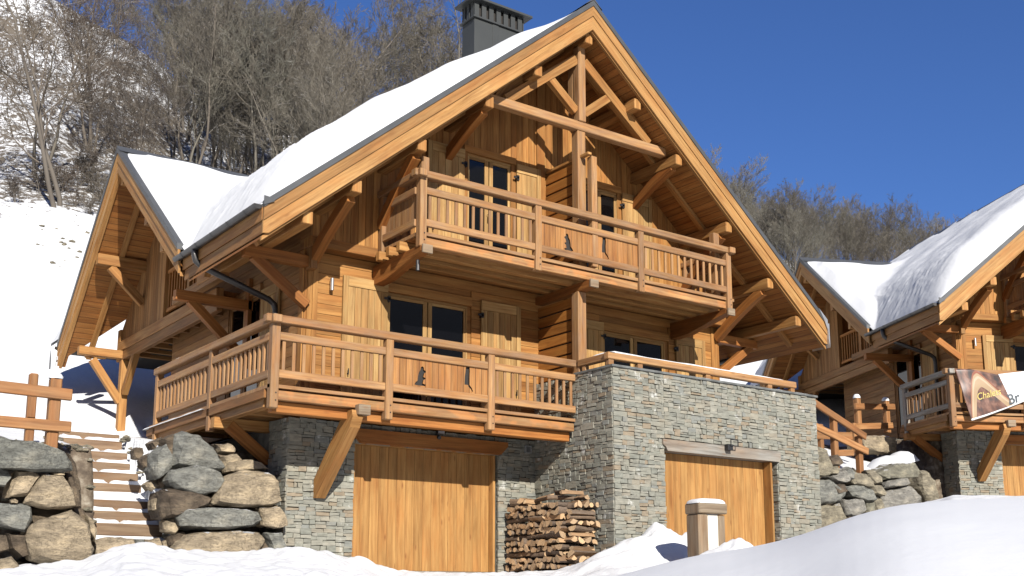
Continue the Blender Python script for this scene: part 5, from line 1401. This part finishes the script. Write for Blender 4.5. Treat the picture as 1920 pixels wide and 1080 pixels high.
RL = [
 ([(1530, 836), (1552, 840), (1558, 878), (1552, 893), (1530, 893)], 'rock_olive', 'tall pale boulder right against the terrace block', .5),
 ([(1557, 876), (1570, 872), (1576, 880), (1570, 889), (1559, 888)], 'rock_olive', 'small rounded stone under the sloping fence', .3),
 ([(1530, 903), (1560, 898), (1588, 922), (1576, 942), (1532, 946)], 'rock_grey', 'greenish wedge boulder beside the terrace block', .5),
 ([(1556, 894), (1588, 879), (1597, 900), (1588, 907), (1568, 902)], 'rock_grey', 'grey folded stone below the fence post', .4),
 ([(1598, 882), (1628, 888), (1638, 903), (1634, 914), (1602, 908)], 'rock_olive', 'oval tan boulder in the middle of the right wall', .5),
 ([(1630, 881), (1644, 882), (1657, 894), (1655, 906), (1641, 908), (1632, 896)], 'rock_olive', 'rounded boulder with a thin snow cap on the right wall', .4),
 ([(1650, 887), (1668, 876), (1690, 866), (1715, 868), (1729, 885), (1720, 896), (1690, 893), (1655, 899)], 'rock_olive', 'big humped boulder on top of the right wall', .7),
 ([(1656, 904), (1678, 898), (1700, 893), (1706, 906), (1690, 912), (1660, 916)], 'rock_grey', 'layered grey slab under the humped boulder', .6),
 ([(1659, 920), (1705, 912), (1722, 930), (1727, 942), (1700, 955), (1658, 956)], 'rock_grey', 'large smooth brown-grey block low in the right wall', .7),
 ([(1727, 882), (1744, 885), (1756, 900), (1750, 915), (1760, 942), (1742, 948), (1729, 915)], 'rock_olive', 'tall tan boulder at the right end of the wall', .6),
 ([(1590, 912), (1620, 906), (1638, 916), (1641, 936), (1625, 940), (1600, 930)], 'rock_grey', 'grey rounded boulder below the oval tan one', .5),
 ([(1638, 910), (1655, 909), (1662, 926), (1658, 932), (1641, 926)], 'rock_olive', 'squarish tan stone in the middle of the right wall', .4),
 ([(1584, 936), (1620, 936), (1626, 957), (1606, 970), (1588, 965)], 'rock_grey', 'grey stone low in the right wall', .5),
 ([(1530, 948), (1578, 944), (1586, 972), (1545, 1000), (1530, 1000)], 'rock_olive', 'tan boulder low beside the terrace block near the snow', .5),
 ([(1641, 934), (1657, 932), (1659, 962), (1645, 966)], 'rock_olive', 'upright narrow stone in the right wall', .4),
 ([(1558, 905), (1585, 908), (1590, 921), (1565, 926)], 'rock_brown', 'brown stone tucked in the right wall', .5),
 ([(1624, 938), (1640, 938), (1642, 962), (1628, 966)], 'rock_olive', 'small tan stone low in the right wall', .4),
 ([(1586, 968), (1640, 964), (1650, 978), (1600, 990)], 'rock_brown', 'flat brown stone at snow level in the right wall', .5),
 ([(1700, 940), (1728, 935), (1740, 950), (1720, 962), (1702, 955)], 'rock_olive', 'low tan stone by the snow at the right end of the wall', .4),
 ([(1556, 858), (1574, 852), (1582, 868), (1574, 874), (1560, 872)], 'rock_brown', 'dark wedge of rock under the sloping fence', .4),
 ([(1576, 890), (1600, 874), (1606, 886), (1600, 900)], 'rock_grey', 'grey slate stone at the foot of the last fence post', .4),
]
for poly, Y, dep, mat, lab in BL: boulder(poly, Y, dep, mat, lab)
for poly, mat, lab, dep in RL: boulder(poly, QY(sum(p[0] for p in poly) / len(poly)), dep, mat, lab)
for poly, mat, lab, dep, Y in (
 ([(1618, 820), (1650, 815), (1677, 820), (1680, 850), (1638, 850), (1624, 838)], 'rock_tan', 'squared boulder in front of the second chalet balcony', .7, 2.6),
 ([(1683, 822), (1730, 825), (1736, 850), (1690, 853)], 'rock_grey', 'shaded block under the second chalet balcony, upper one', .6, 3.0),
 ([(1688, 856), (1740, 852), (1748, 882), (1725, 885), (1690, 868)], 'rock_grey', 'shaded block under the second chalet balcony, lower one', .6, 2.6)):
    boulder(poly, Y, dep, mat, lab)
snow_strip('snow_patch', [at(1620, 905, 'Y', 2.0), at(1650, 880, 'Y', 1.9), at(1700, 866, 'Y', 1.9)], .9, .35, None, 9)
tag(bpy.data.objects['snow_patch'], 'drift of snow lying on top of the right boulder wall', 'snow', kind='stuff')
# cobbles and grit between the boulders
gb = MB(); rng = random.Random(9)
def pebble(p, r):
    n0 = len(gb.v); ic = [(0, 0, 1), (.9, 0, .3), (.28, .85, .3), (-.72, .53, .3), (-.72, -.53, .3), (.28, -.85, .3), (.72, .53, -.4), (-.28, .85, -.4), (-.9, 0, -.4), (-.28, -.85, -.4), (.72, -.53, -.4), (0, 0, -1)]
    sq = (rng.uniform(.8, 1.5), rng.uniform(.8, 1.2), rng.uniform(.5, .8)); an = rng.uniform(0, 6)
    for v in ic:
        x, y, z_ = v[0] * sq[0] * r * rng.uniform(.8, 1.2), v[1] * sq[1] * r * rng.uniform(.8, 1.2), v[2] * sq[2] * r
        gb.v.append((p[0] + x * math.cos(an) - y * math.sin(an), p[1] + x * math.sin(an) + y * math.cos(an), p[2] + z_))
    T_ = [(0, 1, 2), (0, 2, 3), (0, 3, 4), (0, 4, 5), (0, 5, 1), (1, 6, 2), (2, 6, 7), (2, 7, 3), (3, 7, 8), (3, 8, 4), (4, 8, 9), (4, 9, 5), (5, 9, 10), (5, 10, 1), (1, 10, 6), (11, 7, 6), (11, 8, 7), (11, 9, 8), (11, 10, 9), (11, 6, 10)]
    for t in T_: gb.f.append(tuple(n0 + i for i in t)); gb.uv += [(0, 0)] * 3; gb.t.append(rng.random())
for i in range(900):
    if i < 620:
        x = rng.uniform(-4.2, .9); y = rng.uniform(1.35, 2.3) if x < -2.05 or x > -.8 else rng.choice([rng.uniform(1.5, 2.0)])
    else: x = rng.uniform(12.4, 19.5); y = rng.uniform(.6, 1.7)
    z_ = terrain(x, y)[0]; pebble((x, y, z_), rng.uniform(.02, .09))
for i in range(90):
    s = rng.choice((-2.08, -.72)); y = rng.uniform(2.0, 4.8); x = s + rng.uniform(-.12, .12); pebble((x, y, 1.02 + (y - 2.02) * .665 + .05), rng.uniform(.03, .08))
for i in range(26):
    x, y = at_px(rng.uniform(10, 185), rng.uniform(38.5, 42.5)); pebble((x, y, terrain(x, y)[0]), rng.uniform(.03, .12))
o = gb.build('rubble', M['rock_olive'], None); tag(o, 'loose cobbles and grit filling the gaps between the boulders', 'rubble', kind='stuff')

# ------------------------------------------------------------ timber steps
st = empty('garden_steps', (-1.4, 2.0, 1.0), label='flight of nine snow-dusted timber steps climbing between the boulders', cat='steps')
YS = [(4.86, 2.92, 811, 105, 225), (4.58, 2.77, 824, 113, 230), (4.11, 2.50, 846, 128, 240), (3.89, 2.30, 866, 136, 245), (3.60, 2.09, 885, 137, 260), (3.44, 1.88, 906, 140, 266), (2.78, 1.55, 938, 157, 287), (2.52, 1.345, 959, 165, 295), (2.20, 1.13, 982, 176, 306)]
for k, (y, zt, py, pl_, pr2) in enumerate(YS):
    xl = at(pl_, py, 'Y', y).x; xr = at(pr2, py, 'Y', y).x; zt = at((pl_ + pr2) / 2, py, 'Y', y).z
    o = one('tread', M['tread'], st, 'box', xl, xr, y, y + .16, zt - .20, zt, bevel=.015); o.location -= Vector((-1.4, 2.0, 1.0))
    # snow lying on the tread, scooped out by footsteps
    nx, ny = 26, 7; V = []; F = []; rr = random.Random(k); fx = rr.uniform(.35, .6)
    yb = YS[k - 1][0] + .02 if k else y + .5
    for j in range(ny + 1):
        for i in range(nx + 1):
            u, v = i / nx, j / ny
            x = xl + .02 + (xr - xl - .04) * u; yy = y + .012 + (yb - y) * v
            h = .055 + .014 * noise.noise(Vector((x * 6, yy * 6, k))) + .015 * v + .06 * max(0, abs(u - .5) * 2 - .7)
            foot = math.exp(-((u - fx) / .055) ** 4) 
            h = h * (1 - min(1, foot) * .95) * min(1, min(u, 1 - u) / .04 + .1) * (min(1, v * 5 + .35)) - (.03 if v == 0 else 0)
            V.append((x + 1.4, yy - 2.0, zt + h - 1.0))
    for j in range(ny):
        for i in range(nx): a = j * (nx + 1) + i; F.append((a, a + 1, a + nx + 2, a + nx + 1))
    me = bpy.data.meshes.new('tread_snow'); me.from_pydata(V, [], F); me.polygons.foreach_set('use_smooth', [True] * len(F)); me.update(); mesh_obj('tread_snow', me, M['snow'], st)

# ------------------------------------------------------------ fences
def fence(name_label, posts, rails, mat='fencewood', cap=None, grp='timber fences'):
    f = empty('wooden_fence', posts[0][0], label=name_label, cat='fence', group=grp); o0 = Vector(posts[0][0])
    for i, (p, h, w) in enumerate(posts):
        x, y, z = p; q = one('post', M[mat], f, 'box', x - w / 2, x + w / 2, y - w / 2, y + w / 2, z, z + h, bevel=.018); q.location -= o0
        if cap and cap[i]:
            s = snow_cap((x, y, z + h), w * .62, cap[i]); s.parent = f; s.location -= o0
    for (a, b, w, h) in rails:
        q = one('rail', M[mat], f, 'beam', a, b, w, h, bevel=.012); q.location -= o0
    return f
def snow_cap(p, r, h):
    V = []; F = []; n_, m_ = 14, 6
    for j in range(m_):
        t = math.pi / 2 * j / (m_ - 1)
        for i in range(n_):
            a = 6.283 * i / n_; k = r * math.cos(t) ** .6 * (1.08 if (j == 1) else 1); V.append((p[0] + math.cos(a) * k, p[1] + math.sin(a) * k, p[2] - .005 + h * math.sin(t)))
    for j in range(m_ - 1):
        for i in range(n_): F.append((j * n_ + i, j * n_ + (i + 1) % n_, (j + 1) * n_ + (i + 1) % n_, (j + 1) * n_ + i))
    F.append(tuple((m_ - 1) * n_ + i for i in range(n_)))
    me = bpy.data.meshes.new('snow_cap'); me.from_pydata(V, [], F); me.polygons.foreach_set('use_smooth', [True] * len(F)); me.update(); return mesh_obj('snow_cap', me, M['snow'])
A = lambda px, py, Y: at(px, py, 'Y', Y)
fa, fb = A(-60, 718, 1.60), A(135, 741, 1.60)
g0_, g1_ = A(-60, 785, 1.60), A(133, 801, 1.60)
fence('two-rail timber fence on the boulder wall at the left edge, rail ends overhanging the post',
      [((-2.80, 1.70, 2.05), 1.24, .17), ((-2.98, 2.35, 2.25), 1.20, .13), ((-4.3, 1.70, 2.05), 1.2, .17)],
      [(fa, fb, .07, .18), (g0_, g1_, .07, .17)], cap=[.10, .0, .10])
# icicle and snow hanging from the wing gutter end
mb = MB(); q = at(148, 655, 'X', -.62) if False else at(106, 664, 'Y', 10.9)
ice = plain('ice', (.75, .80, .84), .15); 
mb.tube([(-.60, 10.98, 5.72), (-.60, 10.98, 5.45), (-.61, 10.98, 5.15), (-.60, 10.98, 4.9)], [.10, .06, .045, .012], 9, tint=.5)
ic = mb.build('icicle', ice, None, smooth=True); tag(ic, 'thick icicle hanging from the far gutter end of the big chalet', 'icicle')
# sloping fence right of the terrace block
Y1 = 1.0
fence('sloping two-rail timber fence going down beside the terrace block',
      [((12.10, -.2, 2.9), 1.35, .14), (tuple(A(1567, 880, .9)), 1.30, .15), (tuple(A(1613, 890, 1.0)), .95, .15)],
      [(A(1522, 752, .75), A(1623, 819, .90), .07, .17), (A(1522, 796, .75), A(1627, 847, .90), .07, .17)], cap=[.0, 0, 0])
fence('short level two-rail fence with snow-capped posts in front of the second chalet',
      [(tuple(A(1610, 812, 3.05)), .98, .16), (tuple(A(1664, 812, 3.05)), .92, .16)],
      [(A(1603, 762, 2.95), A(1677, 763, 2.95), .08, .17), (A(1603, 800, 2.95), A(1673, 798, 2.95), .08, .17)], cap=[.12, .12])
fence('low fence of old boards half buried in snow behind the sloping fence',
      [(tuple(A(1540, 850, 2.2)), .75, .13), (tuple(A(1603, 850, 2.2)), .8, .13)],
      [(A(1500, 815, 2.15), A(1597, 818, 2.15), .07, .20), (A(1565, 850, 2.0), A(1600, 849, 2.0), .06, .16)], cap=[0, 0])

# ------------------------------------------------------------ little timber meter housing in the snow
P0 = at(1312, 1046, 'Y', -3.3); ph = empty('meter_housing', (P0.x, P0.y, P0.z - .5), rad(-8), label='short timber housing with white board and snow cap before the right garage door', cat='utility box')
s = 1.0
one('post', M['postwood'], ph, 'box', 0, .20, 0, .34, 0, 1.21, bevel=.02)
one('post', M['postwood'], ph, 'box', .42, .56, .02, .34, 0, 1.20, bevel=.02)
one('cross_beam', M['postwood'], ph, 'box', -.01, .57, -.04, .36, 1.215, 1.39, bevel=.02)
one('board', M['white'], ph, 'box', .205, .415, .03, .30, 0, 1.21, bevel=.006)
V = []; F = []; n_, m_ = 24, 7
for j in range(m_):
    t = math.pi / 2 * j / (m_ - 1)
    for i in range(n_):
        a = 6.283 * i / n_; ca, sa = math.cos(a), math.sin(a); k = math.cos(t) ** .45
        V.append((.28 + math.copysign(abs(ca) ** .35, ca) * .295 * k, .16 + math.copysign(abs(sa) ** .35, sa) * .20 * k, 1.385 + .085 * math.sin(t)))
for j in range(m_ - 1):
    for i in range(n_): F.append((j * n_ + i, j * n_ + (i + 1) % n_, (j + 1) * n_ + (i + 1) % n_, (j + 1) * n_ + i))
F.append(tuple((m_ - 1) * n_ + i for i in range(n_)))
me = bpy.data.meshes.new('snow_cap'); me.from_pydata(V, [], F); me.polygons.foreach_set('use_smooth', [True] * len(F)); me.update(); mesh_obj('snow_cap', me, M['snow'], ph)

# ------------------------------------------------------------ banner tied to the second balcony
bn = empty('banner', (18.68, .10, 1.34), rad(-25.42), label='slack printed banner with gold Chalets lettering hung askew on the second balcony', cat='banner')
inv = Matrix.Translation((18.68, .10, 1.34)) @ Matrix.Rotation(rad(-25.42), 4, 'Z'); inv = inv.inverted()
def lp(px, py, off=0.0):
    """point on the plane just in front of the second balcony rail, in its own frame"""
    o = inv @ CAM.to_4d(); r = (inv.to_3x3() @ ray(px, py)); t = (-.14 - off - o.y) / r.y; return Vector((o.x + r.x * t, -.14 - off, o.z + r.z * t))
def sag(u, v): return .05 * math.sin(u * 5 + v * 2) + .04 * noise.noise(Vector((u * 3, v * 3, 0)))
TL, TR, BLc, BR = (1790, 691), (2100, 700), (1822, 790), (2100, 690)
topc = [(1790, 691), (1820, 692), (1868, 702), (1920, 696), (2010, 700), (2110, 690)]
botc = [(1822, 789), (1850, 780), (1890, 765), (1935, 747), (2000, 722), (2110, 705)]
def curve(c, t):
    f = t * (len(c) - 1); i = min(len(c) - 2, int(f)); k = f - i; return (c[i][0] + (c[i + 1][0] - c[i][0]) * k, c[i][1] + (c[i + 1][1] - c[i][1]) * k)
NX, NYb = 60, 20; V = []; F = []; UVs = []
for j in range(NYb + 1):
    for i in range(NX + 1):
        u, v = i / NX, j / NYb; a, b = curve(topc, u), curve(botc, u)
        px, py = a[0] + (b[0] - a[0]) * v, a[1] + (b[1] - a[1]) * v
        p = lp(px, py, .03 + sag(u, v)); V.append(tuple(p)); UVs.append((u, 1 - v))
for j in range(NYb):
    for i in range(NX): a = j * (NX + 1) + i; F.append((a, a + NX + 1, a + NX + 2, a + 1))
CLOTH = list(V); me = bpy.data.meshes.new('cloth'); me.from_pydata(V, [], F); me.polygons.foreach_set('use_smooth', [True] * len(F))
ul = me.uv_layers.new(name='UVMap')
for l in me.loops: ul.data[l.index].uv = UVs[l.vertex_index]
m, nt, b = new_mat('printed_banner'); n = N(nt)
uv = n('ShaderNodeUVMap').outputs[0]; sep = n('ShaderNodeSeparateXYZ', {0: uv}); u_, v_ = sep.outputs[0], sep.outputs[1]
nz = n('ShaderNodeTexNoise', {'Vector': n('ShaderNodeMapping', {'Vector': uv, 'Scale': (14, 4, 1)}).outputs[0], 'Scale': 1.0, 'Detail': 4.0}).outputs[0]
pic = n.ramp(nz, [(.35, (.035, .028, .028)), (.5, (.11, .055, .04)), (.62, (.20, .11, .08)), (.75, (.12, .10, .10))])
# gable of the printed house: pale timber above two roof lines
gab = n.math('SUBTRACT', .96, n.math('MULTIPLY', n.math('POWER', n.math('ABSOLUTE', n.math('SUBTRACT', u_, .24)), 1.4), 7.5))
ing = n.math('MULTIPLY', n.math('LESS_THAN', v_, gab), n.math('GREATER_THAN', v_, n.math('SUBTRACT', gab, .34)))
pic = n.mix(ing, pic, (.30, .215, .13))
for off in (0.0, .12):
    edge = n.math('LESS_THAN', n.math('ABSOLUTE', n.math('SUBTRACT', v_, n.math('SUBTRACT', gab, off))), .028); pic = n.mix(edge, pic, (.38, .29, .20) if off else (.20, .07, .04))
lim = n.math('ADD', .34, n.math('MULTIPLY', v_, .035))
isw = n.math('GREATER_THAN', u_, n.math('ADD', n.math('SUBTRACT', .445, n.math('MULTIPLY', v_, .03)), 0.0))
c = n.mix(isw, pic, (.55, .57, .58))
edgew = n.math('LESS_THAN', v_, .035); c = n.mix(edgew, c, (.8, .8, .8))
nt.links.new(c, b.inputs['Base Color']); b.inputs['Roughness'].default_value = .45
me.materials.append(m); me.update(); o = bpy.data.objects.new('cloth', me); col.objects.link(o); o.parent = bn
so = o.modifiers.new('solid', 'SOLIDIFY'); so.thickness = .004
def lettering(txt, px0, py0, px1, py1, cc, off, bold=.0, shear=0.0):
    cu = bpy.data.curves.new('lettering', 'FONT'); cu.body = txt; cu.size = 1; cu.offset = bold; cu.shear = shear; cu.extrude = .004
    ob = bpy.data.objects.new('lettering', cu); col.objects.link(ob)
    bpy.context.view_layer.update(); dg = bpy.context.evaluated_depsgraph_get(); me2 = bpy.data.meshes.new_from_object(ob.evaluated_get(dg)); bpy.data.objects.remove(ob)
    xs = [v.co.x for v in me2.vertices]; w = max(xs) - min(xs); x0 = min(xs)
    a, b2 = lp(px0, py0, off), lp(px1, py1, off); d = (b2 - a); sc = d.length / w; d.normalize(); up = Vector((-d.z, 0, d.x)) if d.x > 0 else Vector((0, 0, 1))
    for v in me2.vertices:
        co = v.co.copy(); q = a + d * ((co.x - x0) * sc) + up * (co.y * sc)
        near = sorted(((q.x - c[0]) ** 2 + (q.z - c[2]) ** 2, c[1]) for c in CLOTH)[:4]
        wsum = sum(1 / (k + 1e-5) for k, _ in near); q.y = sum(yv / (k + 1e-5) for k, yv in near) / wsum - .008 - co.z * .5; v.co = q
    me2.materials.clear(); me2.materials.append(cc); return mesh_obj('lettering', me2, None, bn)
gold = plain('gold_print', (.50, .40, .13), .5); ink = plain('grey_print', (.06, .07, .08), .5)
lettering('Chalets', 1838, 749, 1884, 737, gold, .17, shear=.2)
lettering('Br', 1901, 757, 1922, 750, ink, .17, bold=.01)

# ------------------------------------------------------------ woods on the hillside
PT = [tree_proto('bare_tree', 21 + i, 9.5, levels=4, spread=.46 if i % 2 else .54, dense=.90, rad0=.08, minr=.0066, up=.42, start=.34, br=.36) for i in range(5)]
PN = [tree_proto('bare_tree', 61 + i, 11, mats=('bark', 'twig_near'), levels=4, spread=.55, stems=s_, dense=.85, rad0=.12, minr=.0085, up=.30) for i, s_ in enumerate((2, 4))]
PB = [tree_proto('bare_shrub', 81 + i, 2.6, mats=('bark', 'twig_near'), levels=3, spread=.75, stems=6, dense=.55, rad0=.03, minr=.011, up=.15) for i in range(3)]
R_ = random.Random(77)
def wood(cnt, pxs, ds, Hs, label, group, protos=PT):
    for i in range(cnt):
        px = R_.uniform(*pxs); d = R_.uniform(*ds); x, y = at_px(px, d)
        put_tree(R_.choice(protos), x, y, R_.uniform(*Hs) / 9.5, R_.uniform(0, 6.28), label, 'tree', group, tilt=R_.uniform(-.06, .06))
put_tree(PN[0], *at_px(62, 47), 1.05, .5, 'tall twin-stemmed bare tree standing alone on the rough slope at the left', 'tree', 'lone bare trees')
put_tree(PN[1], *at_px(215, 50), .62, 1.5, 'many-stemmed bare tree left of the dense wood, branching from its foot', 'tree', 'lone bare trees')
put_tree(PN[0], *at_px(12, 52), .80, 2.5, 'bare tree half cut off by the left picture edge', 'tree', 'lone bare trees')
put_tree(PN[1], *at_px(110, 62), .85, 3.1, 'bare tree behind the tall twin-stemmed one, its crown against the slope', 'tree', 'lone bare trees')
wood(11, (-60, 190), (86, 95), (5, 8), 'bare tree of the thin belt along the upper left skyline', 'trees on the upper left skyline')
wood(96, (262, 600), (54, 90), (9, 13), 'bare tree of the dense leafless wood behind the side wing roof', 'trees of the dense wood')
wood(12, (430, 650), (50, 60), (8, 10), 'bare tree along the front edge of the dense leafless wood', 'trees at the front edge of the wood')
wood(13, (620, 1000), (64, 90), (11, 15.5), 'slender bare tree rising behind the snowy roof near the chimney', 'trees behind the chimney')
wood(88, (1290, 1560), (60, 93), (5.0, 6.8), 'bare tree of the wooded ridge between the two chalets', 'trees on the right ridge')
wood(84, (1540, 1880), (64, 93), (4.0, 6.0), 'bare tree of the wooded ridge above the second chalet roof', 'trees on the far right ridge')
for i in range(30):
    px = R_.uniform(-30, 330); d = R_.uniform(45.5, 66); x, y = at_px(px, d)
    put_tree(R_.choice(PB), x, y, R_.uniform(.3, .7), R_.uniform(0, 6.28), 'low leafless shrub on the rough snowy slope at the left', 'shrub', 'shrubs on the rough slope')
for i in range(14):
    px = R_.uniform(1350, 1440); d = R_.uniform(46, 54); x, y = at_px(px, d)
    put_tree(R_.choice(PB), x, y, R_.uniform(.4, .8), R_.uniform(0, 6.28), 'low leafless shrub on the snowy slope seen between the chalets', 'shrub', 'shrubs between the chalets')

# ------------------------------------------------------------ light, sky, camera
w = bpy.data.worlds.new('World'); scene.world = w; w.use_nodes = True; nt = w.node_tree
bg = nt.nodes['Background']; sky = nt.nodes.new('ShaderNodeTexSky'); sky.sky_type = 'NISHITA'; sky.sun_disc = False
tos = -SUN
sky.sun_elevation = math.asin(tos.z); sky.sun_rotation = math.atan2(tos.x, tos.y)
sky.altitude = 600; sky.air_density = 1.2; sky.dust_density = .0; sky.ozone_density = 7.0
hs = nt.nodes.new('ShaderNodeMix'); hs.data_type = 'RGBA'; hs.blend_type = 'MULTIPLY'; hs.inputs[0].default_value = 1.0; hs.inputs[7].default_value = (.60, .70, .97, 1)
nt.links.new(sky.outputs[0], hs.inputs[6]); nt.links.new(hs.outputs[2], bg.inputs[0]); bg.inputs[1].default_value = .070
L = bpy.data.lights.new('sun', 'SUN'); L.energy = 5.0; L.angle = rad(.5); L.color = (1.0, .95, .87)
so = bpy.data.objects.new('sun', L); col.objects.link(so); so.rotation_euler = SUN.to_track_quat('-Z', 'Y').to_euler()
cd = bpy.data.cameras.new('camera'); cam = bpy.data.objects.new('camera', cd); col.objects.link(cam)
cd.sensor_width = 36; cd.lens = FPX / 1920 * 36; cd.shift_y = (CY - 540) / 1920; cd.clip_end = 4000; cd.clip_start = .1
cam.location = CAM; cam.rotation_euler = (RM @ Matrix.Rotation(rad(90), 3, 'X')).to_euler()
scene.camera = cam
scene.view_settings.view_transform = 'Standard'; scene.view_settings.look = 'None'; scene.view_settings.exposure = .8; scene.view_settings.gamma = 1
scene.render.resolution_x = 1024; scene.render.resolution_y = 576
scene.cycles.max_bounces = 6; scene.cycles.diffuse_bounces = 4; scene.cycles.use_adaptive_sampling = True
